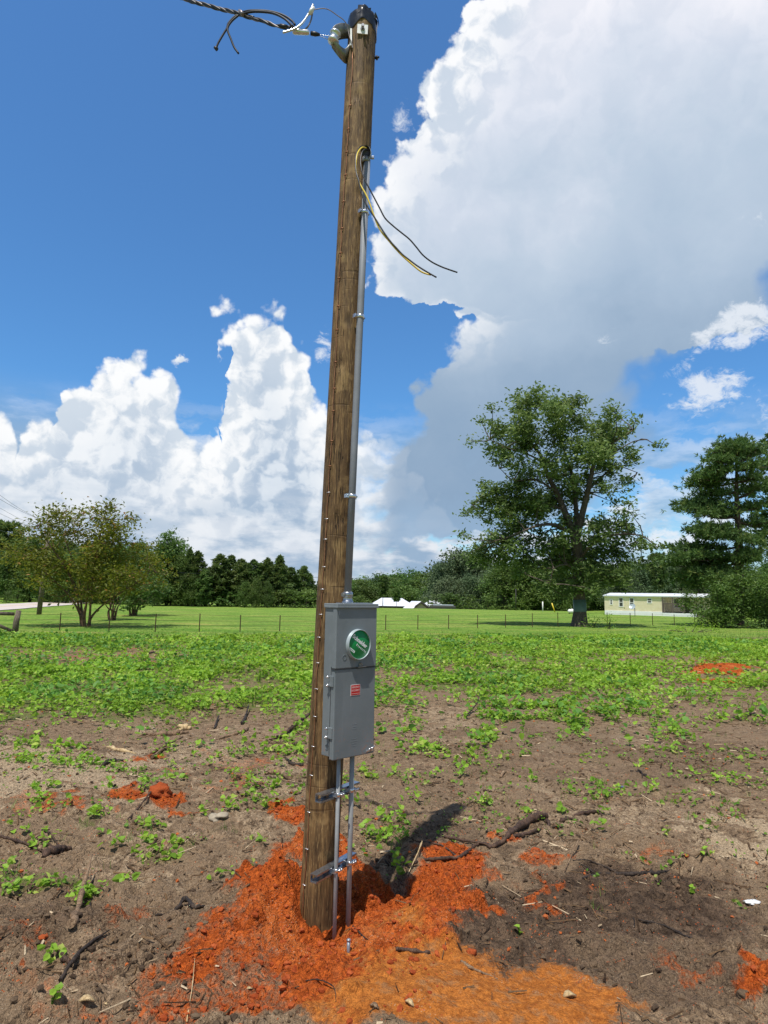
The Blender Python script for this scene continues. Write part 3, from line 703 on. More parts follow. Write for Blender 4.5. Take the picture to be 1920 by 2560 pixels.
MB().box(-0.0035, WB*0.999, 0.0005, 0.028, zs-0.0028, zs+0.0028).build('seam', M['seam'], box)
MB().box(0.0012, 0.0032, 0.0335, 0.0365, 0.02, zs+0.01).build('door_gap', M['seam'], box)
# embossed lines and knock-outs
b = MB()
for (x, z, r) in ((0.055, HB*0.655, 0.011),):
    b.lathe((x, -0.0008, z), (0, -1, 0), [(r, 0), (r+0.0012, 0.0012), (r+0.0024, 0.0)], 24)
b.build('knockout', g, box)
b = MB(); b.lathe((0.003, 0.055, 0.055), (-1, 0, 0), [(0.011, 0), (0.0122, 0.0012), (0.0134, 0.0)], 24); b.build('knockout', g, box)
# meter opening: pale ring, green disc
mc = Vector((WB*0.515, 0.0, HB*0.735)); MR = 0.0745
b = MB(); b.lathe(mc, (0, -1, 0), [(MR+0.002, 0.0), (MR+0.002, 0.003), (MR, 0.005), (MR, 0.019), (MR-0.001, 0.021), (MR-0.0024, 0.021), (MR-0.0032, 0.019), (MR-0.0032, 0.006)], 64)
b.build('meter_ring', M['ring'], box)
disc = MB().lathe(mc, (0, -1, 0), [(MR-0.0031, 0.012), (MR-0.005, 0.014), (0.0, 0.0145)], 64).build('meter_face', M['green'], box)
def text_mesh(s, size, mat, name, parent, origin, xdir, ydir, ndir, bold=0.0, align='LEFT', sx=1.0, depth=0.0002):
    cu = bpy.data.curves.new('lettering', 'FONT'); cu.body = s; cu.size = size; cu.offset = bold; cu.align_x = align; cu.resolution_u = 4; cu.extrude = depth
    o = bpy.data.objects.new('lettering', cu); scene.collection.objects.link(o); dg = bpy.context.evaluated_depsgraph_get()
    me = bpy.data.meshes.new_from_object(o.evaluated_get(dg)); bpy.data.objects.remove(o)
    X, Y, N = Vector(xdir).normalized(), Vector(ydir).normalized(), Vector(ndir).normalized(); O = Vector(origin)
    for v in me.vertices: v.co = O + X*v.co.x*sx + Y*v.co.y + N*v.co.z
    me.materials.clear(); me.materials.append(mat); me.name = name; return obj(name, me, parent)
ta = math.radians(-32); tx = Vector((math.cos(ta), 0, math.sin(ta))); ty = Vector((-math.sin(ta), 0, math.cos(ta))); fy = Vector((0, -1, 0)); fo = mc+fy*0.0152
text_mesh('Schneider', 0.0300, M['white'], 'lettering', disc, fo - tx*0.061 + ty*0.006, tx, ty, fy, 0.0010, sx=0.93)
text_mesh('E l e c t r i c', 0.0150, M['white'], 'lettering', disc, fo - tx*0.016 - ty*0.014, tx, ty, fy, 0.0004)
b = MB(); b.obox(fo - tx*0.027 - ty*0.047, tx*0.0205, ty*0.0058, fy*0.0002); b.build('label_plate', M['white'], disc)
text_mesh('SQUARE D', 0.0068, M['green'], 'lettering', disc, fo - tx*0.0455 - ty*0.0495 + fy*0.0003, tx, ty, fy, 0.0001)
# latch under the meter
b = MB(); b.box(WB*0.50, WB*0.70, -0.016, 0.0, zs+0.004, zs+0.0065); b.box(WB*0.56, WB*0.64, -0.006, 0.0, zs+0.006, zs+0.026, 0.002); b.tube([(WB*0.56, -0.010, zs+0.02), (WB*0.58, -0.013, zs+0.028), (WB*0.61, -0.013, zs+0.02), (WB*0.62, -0.012, zs+0.008)], 0.002, 6)
b.build('latch', M['cast'], box)
# red sticker
sx0, sz = WB*0.50, HB*0.433
b = MB(); b.box(sx0-0.031, sx0+0.031, 0.0020, 0.0032, sz-0.0265, sz+0.0265); sk = b.build('sticker', M['white'], box)
b = MB(); b.box(sx0-0.0292, sx0+0.0292, 0.0014, 0.0021, sz-0.0247, sz+0.0247); b.build('red_panel', M['red'], sk)
text_mesh('EMERGENCY', 0.0125, M['pink'], 'lettering', sk, (sx0, 0.0013, sz+0.0095), (1, 0, 0), (0, 0, 1), fy, 0.0003, 'CENTER', 0.72)
text_mesh('DISCONNECT', 0.0125, M['pink'], 'lettering', sk, (sx0, 0.0013, sz-0.006), (1, 0, 0), (0, 0, 1), fy, 0.0003, 'CENTER', 0.68)
MB().box(sx0-0.027, sx0+0.027, 0.0009, 0.0013, sz-0.018, sz-0.016).build('rule', M['pink'], sk)
# embossed caution marks on the door
M['emboss'] = M['box']
for k, (dz, w_) in enumerate(((0.155, 0.030), (0.142, 0.024), (0.132, 0.03), (0.085, 0.034), (0.073, 0.040), (0.062, 0.030), (0.050, 0.026))):
    MB().box(WB*0.50-w_/2, WB*0.50+w_/2, 0.0025, 0.004, dz, dz+0.0032, 0.0002).build('embossed_mark', M['emboss'], box)
for dz in (0.060, 0.071): MB().box(WB*0.49, WB*0.60, 0.0019, 0.004, sz+dz, sz+dz+.002).build('embossed_mark', M['emboss'], box)
# side hasps with wing screws
for z in (HB*0.505, HB*0.175):
    b = MB(); b.box(-0.006, 0.004, 0.010, 0.042, z-0.030, z+0.022, 0.0012); h = b.build('hasp', M['box'], box)
    for dz in (0.016, -0.024):
        b = MB(); b.cyl((-0.004, 0.044, z+dz), (-0.016, 0.044, z+dz), 0.0065, 6); b.cyl((-0.003, 0.044, z+dz), (-0.018, 0.044, z+dz), 0.0035, 8); b.tube([(-0.013, 0.036, z+dz-0.004), (-0.016, 0.044, z+dz+0.005), (-0.013, 0.053, z+dz-0.003)], 0.0028, 6); b.cyl((-0.016, 0.044, z+dz), (-0.021, 0.044, z+dz), 0.003, 8)
        b.build('screw', M['chrome'], h)
# scratched lock tab at the lower right corner
b = MB(); b.box(WB*0.80, WB*0.97, -0.001, 0.003, 0.012, 0.018); b.tube([(WB*0.80, -0.002, 0.012), (WB*0.85, -0.008, 0.026), (WB*0.885, -0.008, 0.034), (WB*0.89, -0.006, 0.016)], 0.0032, 6)
b.tube([(WB*0.88, -0.002, 0.014), (WB*0.93, -0.007, 0.03), (WB*0.975, -0.005, 0.036), (WB*0.97, -0.003, 0.02)], 0.003, 6); b.build('lock_tab', M['chrome'], box)
# threaded hub on the lid
hp = at(878, 1500, 3.40); R_ = Matrix.Rotation(-ALPHA, 3, 'Z'); hl = R_ @ (hp - Vector((pc.x, pc.y, zbot)))
hub = Vector((WB*0.42, DB*0.56, HB+0.006))
b = MB(); b.box(hub.x-0.045, hub.x+0.045, hub.y-0.040, hub.y+0.040, HB+0.0055, HB+0.010, 0.002); b.box(hub.x+0.06, WB-0.01, 0.02, DB-0.02, HB+0.0055, HB+0.010, 0.002); b.build('hub_plate', M['galv'], box)
b = MB(); b.lathe(hub+Vector((0, 0, 0.003)), (0, 0, 1), [(0.030, 0), (0.030, 0.008), (0.026, 0.012), (0.0245, 0.030), (0.0275, 0.034), (0.0275, 0.052), (0.024, 0.056), (0.019, 0.058)], 32); b.build('hub', M['galv'], box)
b = MB(); b.box(hub.x-0.038, hub.x-0.026, hub.y-0.012, hub.y+0.006, HB+0.040, HB+0.060, 0.002); b.cyl((hub.x-0.032, hub.y-0.014, HB+0.05), (hub.x-0.032, hub.y+0.008, HB+0.05), 0.006, 8); b.build('hub_screw', M['cast'], box)
BW = Matrix.Translation((pc.x, pc.y, zbot)) @ Matrix.Rotation(ALPHA, 4, 'Z')

# ------------------------------------------------------------------ riser conduit with weatherhead
hw = BW @ (hub+Vector((0, 0, 0.05)))
def on_line(px, py, Y): return at(px, py, Y)
# the riser leans with the pole: solve its top on the right-hand side of the pole
d0 = Vector((pole_pt(hw.z).x, pole_pt(hw.z).y, 0)); offv = Vector((hw.x-d0.x, hw.y-d0.y, 0))
topw = at(918, 402, 3.455); RR = 0.0187
riser = empty('riser_conduit', (hw.x, hw.y, hw.z), 'long grey conduit rising from the meter box up the right side of the wooden pole', 'conduit')
b = MB(); b.tube([hw-riser.location, hw.lerp(topw, .33)-riser.location, hw.lerp(topw, .66)-riser.location, topw-riser.location], RR, 28); b.build('pipe', M['pvc'], riser)
rd = (topw-hw).normalized()
def strap(px, py, name, label, rad=RR):
    t = min(1.0, max(0.0, (at(px, py, 3.43).z-hw.z)/(topw.z-hw.z))); p = hw.lerp(topw, t); c = pole_pt(p.z); n = Vector((c.x-p.x, c.y-p.y, 0)).normalized(); s = rd.cross(n).normalized()
    e = empty(name, p, label, 'strap'); 
    b = MB(); b.lathe(-rd*0.010, rd, [(rad+0.0005, 0), (rad+0.0035, 0.002), (rad+0.0035, 0.018), (rad+0.0005, 0.020)], 28); b.build('band', M['chrome'], e)
    b = MB(); b.obox(n*(rad+0.008)+s*-0.026, s*0.012, rd*0.0085, n*0.010, 0.002); b.obox(n*(rad*0.4)+s*0.026, s*0.009, rd*0.008, n*0.012, 0.002); b.build('foot', M['chrome'], e)
    b = MB(); q = s*0.030+n*rad*0.3; b.cyl(q-n*0.014, q+n*0.006, 0.005, 6); q = s*-0.028; b.cyl(q-n*0.004, q+n*0.008, 0.005, 6); b.build('screw', M['galv'], e)
for (x, y, l) in ((912.6, 526, 'shiny strap on the conduit beside the hanging yellow and black wires'), (905, 790, 'shiny strap on the conduit about halfway up the pole, below the hanging wires'), (887, 1241, 'lowest shiny strap holding the conduit to the pole, above the meter box')):
    strap(x, y, 'conduit_strap', l)
# weatherhead
whp = at(915, 396, 3.455)
wh = empty('weatherhead', whp, 'grey weatherhead cap on top of the conduit with wires looping out', 'weatherhead')
P_ = lambda px, py, Y=3.40: at(px, py, Y)-whp
hood = MB(); sides = 28; rings = []
cen = P_(913, 383, 3.44); vdir = Vector((-0.55, -0.8, -0.25)).normalized()          # opening faces left and towards the viewer
u1 = vdir.cross(Vector((0, 0, 1))).normalized(); u2 = u1.cross(vdir).normalized()
for k in range(9):
    a = k/8*math.pi/2; rr = 0.040*math.cos(a); dd = -0.034*math.sin(a)
    rings.append([hood.b.verts.new(cen + vdir*dd + (u1*math.cos(2*math.pi*s/sides)*0.9 + u2*math.sin(2*math.pi*s/sides)*1.05)*max(rr, 1e-4)) for s in range(sides)])
for i in range(8):
    for s in range(sides):
        f = hood.b.faces.new((rings[i][s], rings[i][(s+1) % sides], rings[i+1][(s+1) % sides], rings[i+1][s])); f.smooth = True
hood.build('hood', M['ring'], wh)
MB().lathe(cen+vdir*0.001, vdir, [(0.0375, 0), (0.034, -0.008), (0, -0.008)], 28).build('insert', M['black'], wh)
b = MB(); b.lathe(P_(915, 402, 3.455), rd, [(0.0195, -0.014), (0.0235, -0.012), (0.0235, 0.014), (0.018, 0.02)], 24); b.build('collar', M['cast'], wh)
b = MB(); b.obox(P_(931, 394, 3.45), (0.010, 0, 0), (0, 0.006, 0), (0, 0, 0.008), 0.002); b.build('collar_screw', M['galv'], wh)

def cable(name, label, px, rad, mat, Y0, Y1, cat='cable', group=None, sides=8, nn=6, ends=None):
    n = len(px); pts = []
    for i, (x, y) in enumerate(px):
        k = i/(n-1); pts.append(at(x, y, Y0+(Y1-Y0)*k if not callable(Y0) else Y0(k)))
    c = pts[0]; o = MB().tube([p-c for p in spline(pts, nn)], rad, sides).build(name, mat); o.location = c
    return tag(o, label, cat, group)
cv = lambda L: [(780+x/4.1475, 340+y/4.1475) for x, y in L]
cable('hanging_wire', 'yellow insulated wire looping out of the weatherhead and hanging to the right', cv([(560, 128), (525, 118), (492, 145), (466, 200), (455, 300), (465, 400), (490, 480), (520, 540), (555, 600), (595, 690), (640, 820), (690, 945), (740, 1020), (800, 1090), (850, 1150), (920, 1225), (990, 1290), (1060, 1350), (1130, 1405), (1190, 1430), (1232, 1440)]), 0.0042, M['yellow'], lambda k: 3.43-0.13*math.sin(min(k*3, 1)*math.pi/2)-0.12*k, None)
cable('hanging_wire', 'black wire hanging farthest right from the weatherhead', cv([(575, 145), (548, 140), (520, 170), (503, 250), (512, 340), (545, 450), (600, 555), (650, 650), (700, 745), (760, 855), (850, 940), (930, 1005), (1010, 1070), (1080, 1150), (1150, 1235), (1240, 1305), (1340, 1355), (1420, 1385), (1508, 1415)]), 0.0040, M['black'], lambda k: 3.43-0.10*math.sin(min(k*3, 1)*math.pi/2)-0.02*k, None)
cable('hanging_wire', 'black wire hanging close alongside the yellow wire from the weatherhead', cv([(560, 120), (515, 105), (478, 140), (458, 200), (452, 300), (462, 390), (484, 460), (505, 560), (540, 665), (600, 770), (665, 870), (705, 935), (760, 1020), (820, 1100), (875, 1160), (935, 1225), (1010, 1285), (1090, 1345), (1190, 1408), (1290, 1466)]), 0.0040, M['black'], lambda k: 3.425-0.13*math.sin(min(k*3, 1)*math.pi/2)-0.14*k+0.012, None)

# ------------------------------------------------------------------ lower conduits, strut channels, rods
def solve_at(px, py, Y): return at(px, py, Y)
pA0 = at(847, 1899, 3.375); pA1 = at(835.5, 2349, 3.36)
pB0 = at(880.5, 1890, 3.45); pB1 = at(870.5, 2296, 3.47)
pA0.z = zbot+0.03; pB0.z = zbot+0.03
LC = []
for (p0, p1, r, l) in ((pA0, pA1, 0.0096, 'slim grey conduit below the meter box, the nearer one on the left'), (pB0, pB1, 0.0122, 'grey conduit below the meter box, the thicker one on the right')):
    d = (p1-p0).normalized(); e = tag(MB().tube([Vector((0, 0, 0)), (p1-p0)*0.5, p1+d*0.25-p0], r, 20).build('conduit', M['pvc_dark']), l, 'conduit'); e.location = p0; LC.append((p0, d, r))
def conduit_at(i, z): p0, d, r = LC[i]; return p0 + d*((z-p0.z)/d.z)
SB = -0.020   # strut sits this far behind the conduits
for (x0, y0, x1, y1, l) in ((796, 1994, 893, 1967, 'upper steel strut channel across the pole below the meter box'), (785, 2182, 884, 2152, 'lower steel strut channel across the pole, just above the orange clay')):
    zc = at((x0+x1)/2, (y0+y1)/2+2, 3.40).z
    c0, c1 = conduit_at(0, zc), conduit_at(1, zc); mid = (c0+c1)/2; sdir = Vector((c1.x-c0.x, c1.y-c0.y, 0)).normalized(); nrm = Vector((sdir.y, -sdir.x, 0))
    ends = []
    for xx, yy in ((x0, y0), (x1, y1)):
        v = ray(xx, yy); q = mid - nrm*0.030      # intersect the view ray with the strut's vertical plane
        k = (q-Vector((0, 0, CAMZ))).dot(nrm)/v.dot(nrm); ends.append((Vector((0, 0, CAMZ))+v*k))
    ctr = mid - nrm*0.032; L0 = (ends[0]-ctr).dot(sdir); L1 = (ends[1]-ctr).dot(sdir); L0 = max(L0, -0.30); L1 = min(L1, 0.2)
    s = empty('strut_channel', (ctr.x, ctr.y, zc), l, 'strut')
    b = MB(); lz = Vector((0, 0, 1)); t = 0.0014; hgt = 0.0195; dp = 0.0195; lm = (L0+L1)/2; ll = (L1-L0)/2
    b.obox(sdir*lm + lz*(hgt-t), sdir*ll, nrm*dp, lz*t); b.obox(sdir*lm - lz*(hgt-t), sdir*ll, nrm*dp, lz*t)
    # slotted back web
    nsl = max(3, int((L1-L0)/0.05)); 
    for k in range(nsl):
        a = L0+(L1-L0)*k/nsl; c = L0+(L1-L0)*(k+1)/nsl; q = (a+c)/2
        b.obox(sdir*(a+(q-0.013-a)/2) - nrm*(dp-t), sdir*((q-0.013-a)/2), nrm*t, lz*(hgt-2*t)); b.obox(sdir*(c-(c-q-0.013)/2) - nrm*(dp-t), sdir*((c-q-0.013)/2), nrm*t, lz*(hgt-2*t))
        b.obox(sdir*q - nrm*(dp-t) + lz*0.012, sdir*0.013, nrm*t, lz*(hgt-2*t-0.012)/1.0*0.55); b.obox(sdir*q - nrm*(dp-t) - lz*0.012, sdir*0.013, nrm*t, lz*(hgt-2*t-0.012)*0.55)
    for sg in (1, -1):
        b.obox(sdir*lm + lz*sg*(hgt-0.0045) + nrm*(dp-t), sdir*ll, nrm*t, lz*0.0042); b.obox(sdir*lm + lz*sg*(hgt-0.008) + nrm*(dp-0.004), sdir*ll, nrm*0.004, lz*0.0010)
    b.build('channel', M['galv'], s)
    for i, c in enumerate((c0, c1)):
        r = LC[i][2]; cl = MB(); q = Vector((c.x-ctr.x, c.y-ctr.y, 0)); 
        cl.lathe(q-lz*0.009, lz, [(r+0.0005, 0), (r+0.003, 0.002), (r+0.003, 0.016), (r+0.0005, 0.018)], 22)
        cl.obox(q+sdir*(r+0.006)-nrm*0.004, sdir*0.0045, nrm*0.016, lz*0.008, 0.001); cl.obox(q-sdir*(r+0.005)-nrm*0.008, sdir*0.003, nrm*0.014, lz*0.008, 0.001)
        cl.cyl(q+sdir*(r-0.004)+nrm*(r+0.004), q+sdir*(r+0.020)+nrm*(r+0.004), 0.0034, 8); cl.cyl(q+sdir*(r+0.013)+nrm*(r+0.004), q+sdir*(r+0.019)+nrm*(r+0.004), 0.007, 6)
        cl.build('clamp', M['chrome'], s)
p = G(871, 2377); t = at(871.5, 2351, p.y)
e = MB(); e.tube([(0, 0, -0.06), (0, 0, (t.z-p.z)*0.97)], 0.0078, 14); e.lathe((0, 0, (t.z-p.z)*0.93), (0, 0, 1), [(0.0078, 0), (0.0098, 0.002), (0.0098, 0.007), (0.006, 0.010), (0, 0.010)], 14)
e = e.build('ground_rod', M['steel']); e.location = p; tag(e, 'short steel ground rod sticking out of the clay in front of the conduits', 'rod')

# ------------------------------------------------------------------ service drop at the pole top
c1 = lambda L: [(440+x/2.304, y/2.304) for x, y in L]
c3 = lambda x, y: (800+x/10.37, 20+y/10.37)
ip = at(*c3(800, 860), 3.47)
ins = empty('insulator_clevis', ip, 'galvanised clevis with a spool insulator bolted to the left side of the pole top', 'insulator')
Q = lambda x, y, Y=3.44: at(*c3(x, y), Y)-ip
# plate against the pole, arms, spool between them
b = MB(); pa, pc_ = Q(800, 610, 3.47), Q(800, 1030, 3.47); b.obox((pa+pc_)/2+Vector((0.002, 0, 0)), (0.004, 0, 0), (0, 0.020, 0), (pc_-pa)*0.5, 0.002); b.build('back_plate', M['white_metal'], ins)
upper = [Q(815, 760, 3.50), Q(790, 640, 3.49), Q(700, 600, 3.48), Q(560, 600, 3.46), Q(430, 640, 3.45), Q(360, 690, 3.44)]
lower = [Q(815, 1020, 3.50), Q(700, 1230, 3.49), Q(610, 1230, 3.48), Q(500, 1120, 3.46), Q(380, 980, 3.45), Q(290, 880, 3.44)]
for L, wd in ((upper, [.034, .050, .054, .056, .054, .048]), (lower, [.034, .052, .056, .054, .050, .042])):
    sp_ = spline(L, 6); ww = np.interp(np.linspace(0, 5, len(sp_)), range(6), wd)*1.4
    MB().ribbon(sp_, list(ww), (0.12, 0.8, -0.6), 0.005).build('arm', M['cast'], ins)
s0, s1 = Q(335, 880, 3.44), Q(405, 640, 3.44); sa = s1-s0; sl = sa.length
prof = [(0.006, -0.005), (0.030, -0.002), (0.034, 0.008), (0.030, 0.014), (0.025, 0.018), (0.024, 0.026), (0.025, sl-0.018), (0.030, sl-0.014), (0.034, sl-0.008), (0.030, sl+0.001), (0.006, sl+0.004)]
MB().lathe(s0, sa, prof, 30).build('spool', M['alu'], ins)
MB().cyl(s0-sa.normalized()*0.022, s1+sa.normalized()*0.010, 0.006, 10).build('pin', M['steel'], ins)

bun = empty('overhead_cable', at(*c1([(375, 80)])[0], 3.60), 'black twisted cable coming from the upper left to the pole top, with loop and tails', 'cable')
def strand(name, L, rad, mat, Y0, Y1, sides=8, wig=0.0, ph=0.0, pre=None, nn=8):
    L = c1(L); n = len(L); pts = [at(x, y, Y0+(Y1-Y0)*i/(n-1)) for i, (x, y) in enumerate(L)]
    if pre: pts = [Vector(p) for p in pre] + pts
    sp_ = spline(pts, nn)
    if wig:
        acc = 0
        for i in range(len(sp_)):
            if i: acc += (sp_[i]-sp_prev).length
            sp_prev = sp_[i].copy(); sp_[i] = sp_[i] + Vector((0, math.cos(acc*28+ph), math.sin(acc*28+ph)))*wig
    return MB().tube([p-bun.location for p in sp_], rad, sides).build(name, mat, bun)
far = [(-14, 1.6, 8.2), (-6, 2.6, 6.5), (-3, 3.05, 5.75)]
main = [(40, -8), (100, 10), (200, 37), (280, 58), (350, 76), (450, 108), (530, 132), (610, 153), (680, 162)]
YC0 = 3.80; pp = at(*c1([(0, -25)])[0], YC0+.08); far = [at(-2600, -1250, 5.6), at(-700, -480, 4.7), at(150, -130, 4.1), at(330, -52, 3.93)]
strand('black_conductor', main, 0.0078, M['black'], YC0, 3.41, 8, 0.006, 0.0, far, 12)
strand('black_conductor', main[:6], 0.0078, M['black'], YC0, YC0+(3.41-YC0)*5/8, 8, 0.006, 2.1, far, 12)
strand('bare_conductor', main, 0.0045, M['greybrown'], YC0, 3.41, 8, 0.007, 4.2, far, 12)
strand('loop', [(370, 74), (430, 62), (520, 64), (590, 78), (640, 100), (672, 125), (684, 142)], 0.0070, M['black'], 3.60, 3.40)
strand('loop', [(380, 82), (440, 68), (520, 70), (575, 82), (625, 108), (655, 135), (670, 150)], 0.0070, M['black'], 3.58, 3.39)
strand('loop', [(400, 92), (460, 112), (540, 138), (600, 154), (650, 158), (675, 158)], 0.0068, M['black'], 3.58, 3.40)
strand('cable_tail', [(372, 78), (335, 98), (302, 135), (292, 165), (268, 205), (245, 245), (229, 282)], 0.0062, M['black'], 3.60, 3.60)
strand('cable_tail', [(360, 88), (325, 118), (302, 150), (298, 178), (315, 222), (335, 272), (360, 308)], 0.0062, M['black'], 3.58, 3.58)
b = MB(); q = c1([(372, 72)])[0]; b.tube([at(q[0]-3, q[1]-4, 3.60)-bun.location, at(q[0]+2, q[1]+1, 3.58)-bun.location, at(q[0]+7, q[1]+6, 3.57)-bun.location], [0.010, 0.014, 0.010], 8); b.build('tape', M['greybrown'], bun)
b = MB(); b.tube([at(*c1([(600, 150)])[0], 3.395)-bun.location, at(*c1([(640, 158)])[0], 3.395)-bun.location], 0.013, 10); b.build('tape', M['black'], bun)
b = MB(); b.tube([at(*c1([(x, y)])[0], 3.60)-bun.location for x, y in ((222, 272), (236, 284))], [0.008, 0.012], 8); b.build('tape', M['black'], bun)
# wedge clamp and bail
b = MB(); q0, q1 = [at(*c1([v])[0], 3.41)-bun.location for v in ((672, 180), (768, 188))]; b.tube([q0, q0.lerp(q1, .1), q0.lerp(q1, .9), q1], [0.012, 0.017, 0.014, 0.010], 8); b.build('wedge_clamp', M['alu'], bun)
b = MB(); q0, q1 = [at(*c1([v])[0], 3.42)-bun.location for v in ((776, 192), (828, 200))]; b.tube([q0, q0.lerp(q1, .5), q1], [0.012, 0.013, 0.007], 8); b.build('tape', M['black'], bun)
strand('bail_wire', [(828, 200), (860, 204), (892, 208)], 0.0018, M['galv'], 3.43, 3.42, 5)
strand('bail_wire', [(828, 206), (856, 218), (886, 232)], 0.0018, M['galv'], 3.43, 3.43, 5)
strand('white_jumper', [(614, 188), (650, 178), (695, 160), (730, 130), (755, 95), (775, 60), (790, 26)], 0.0062, M['alu'], 3.38, 3.40)
strand('brown_jumper', [(745, 168), (762, 150), (778, 115), (785, 80), (792, 45)], 0.0045, M['greybrown'], 3.41, 3.40)
b = MB(); q0, q1 = [at(*c1([v])[0], 3.385)-bun.location for v in ((770, 80), (792, 42))]; b.tube([q0, q0.lerp(q1, .5), q1], [0.010, 0.014, 0.010], 8); b.build('connector', M['white_metal'], bun)
gl = c1([(795, 56), (840, 49), (880, 56), (925, 86), (965, 115), (985, 145), (991, 170), (1000, 215), (1012, 245), (1019, 280)])
cable('bonding_wire', 'thin brown wire arching from the cable connector to the pole top', gl, 0.0026, M['greybrown'], lambda k: 3.40+0.06*min(k*1.6, 1)-0.02*k, None, 'wire')
# ------------------------------------------------------------------ foliage materials
def leaf_material(name, c1, c2, c3=None, trans=0.35, rough=0.55, nscale=0.5, orand=False):
    m = bpy.data.materials.new(name); m.use_nodes = True; T = NT(m.node_tree); oi = T.n('ShaderNodeObjectInfo')
    tint = T.attr('tint').outputs['Fac']; pos = T.n('ShaderNodeNewGeometry').outputs['Position']
    n = T.noise(pos, nscale, 4, 0.6)
    c = T.mix(T.lin(tint, 0, 0.75), c1, c2)
    if c3: c = T.mix(T.ss(tint, 0.80, 0.92), c, c3)
    k = T.lin(n, 0.3, 0.7, 0.75, 1.2); cc = T.n('ShaderNodeCombineColor')
    for i in range(3): T.put(cc.inputs[i], k)
    c = T.mix(1.0, c, cc.outputs[0], 'MULTIPLY')
    if orand:
        hv = T.n('ShaderNodeHueSaturation'); T.put(hv.inputs['Hue'], T.lin(T.m('FRACT', T.m('MULTIPLY', oi.outputs['Random'], 7.3)), 0, 1, 0.478, 0.512)); T.put(hv.inputs['Value'], T.lin(oi.outputs['Random'], 0, 1, 0.72, 1.28)); T.put(hv.inputs['Color'], c); c = hv.outputs[0]
    b = T.n('ShaderNodeBsdfPrincipled'); T.put(b.inputs['Base Color'], c); b.inputs['Roughness'].default_value = rough; b.inputs['Specular IOR Level'].default_value = 0.35
    t = T.n('ShaderNodeBsdfTranslucent'); hs = T.n('ShaderNodeHueSaturation'); hs.inputs['Hue'].default_value = 0.485; hs.inputs['Value'].default_value = 1.35; T.put(hs.inputs['Color'], c); T.put(t.inputs[0], hs.outputs[0])
    ms = T.n('ShaderNodeMixShader'); ms.inputs[0].default_value = trans; T.put(ms.inputs[1], b.outputs[0]); T.put(ms.inputs[2], t.outputs[0])
    o = T.n('ShaderNodeOutputMaterial'); T.put(o.inputs[0], ms.outputs[0]); return m
L_ = {}
L_['vine'] = leaf_material('vine_leaf', (0.135, 0.285, 0.024), (0.300, 0.500, 0.046), (0.48, 0.58, 0.12), 0.42)
L_['weed'] = leaf_material('weed_leaf', (0.095, 0.220, 0.024), (0.210, 0.370, 0.040), (0.34, 0.40, 0.09), 0.4)
L_['pecan'] = leaf_material('pecan_leaf', (0.070, 0.130, 0.034), (0.175, 0.255, 0.075), (0.32, 0.38, 0.16), 0.40, nscale=0.35)
L_['crape'] = leaf_material('crape_leaf', (0.078, 0.118, 0.012), (0.190, 0.205, 0.020), (0.34, 0.19, 0.05), 0.38, nscale=0.7)
L_['pine'] = leaf_material('pine_needles', (0.052, 0.105, 0.032), (0.130, 0.205, 0.052), (0.21, 0.24, 0.07), 0.3, nscale=0.4, orand=True)
L_['oak'] = leaf_material('oak_leaf', (0.062, 0.105, 0.050), (0.120, 0.175, 0.080), (0.16, 0.22, 0.10), 0.28, nscale=0.2, orand=True)
L_['hard'] = leaf_material('hardwood_leaf', (0.055, 0.120, 0.028), (0.120, 0.210, 0.045), (0.17, 0.26, 0.06), 0.32, nscale=0.15, orand=True)
L_['shrub'] = leaf_material('shrub_leaf', (0.055, 0.115, 0.026), (0.125, 0.215, 0.042), (0.19, 0.28, 0.06), 0.34, nscale=0.9)
M['bark'] = wood_material('grey_brown_bark', srgb(62, 54, 46), srgb(98, 86, 74), srgb(134, 122, 108), 0.3, 1.0)
M['bark_smooth'] = wood_material('smooth_brown_bark', srgb(84, 62, 46), srgb(124, 94, 72), srgb(160, 130, 104), 0.3, 0.5)
M['pine_bark'] = wood_material('pine_bark', srgb(52, 42, 36), srgb(88, 72, 60), srgb(120, 102, 86), 0.3, 1.0)

# ------------------------------------------------------------------ leaf geometry
def unit(v): return v/np.maximum(np.linalg.norm(v, axis=1, keepdims=True), 1e-9)
def leaf_quads(c, size, rng, up=0.5, aspect=0.5, direc=None):
    """pointed quads at centres c: (N,3) -> verts (4N,3)"""
    N = len(c); n = unit(rng.normal(size=(N, 3)) + np.array([0, 0, up*2]))
    d = rng.normal(size=(N, 3)) if direc is None else direc + rng.normal(size=(N, 3))*0.5
    u = unit(d - n*np.sum(d*n, 1, keepdims=True)); w = np.cross(n, u)
    s = np.asarray(size).reshape(-1, 1)*np.ones((N, 1)); droop = n*s*0.12
    v = np.stack([c-u*s*0.5-droop, c+w*s*aspect*0.5, c+u*s*0.5-droop, c-w*s*aspect*0.5], 1)
    return v.reshape(-1, 3)
def quads_obj(name, V, tint, mat, parent=None, smooth=False):
    F = np.arange(len(V)).reshape(-1, 4)
    return obj(name, np_mesh(name, V, F, mat, smooth, {'tint': np.repeat(tint, 4)}), parent)
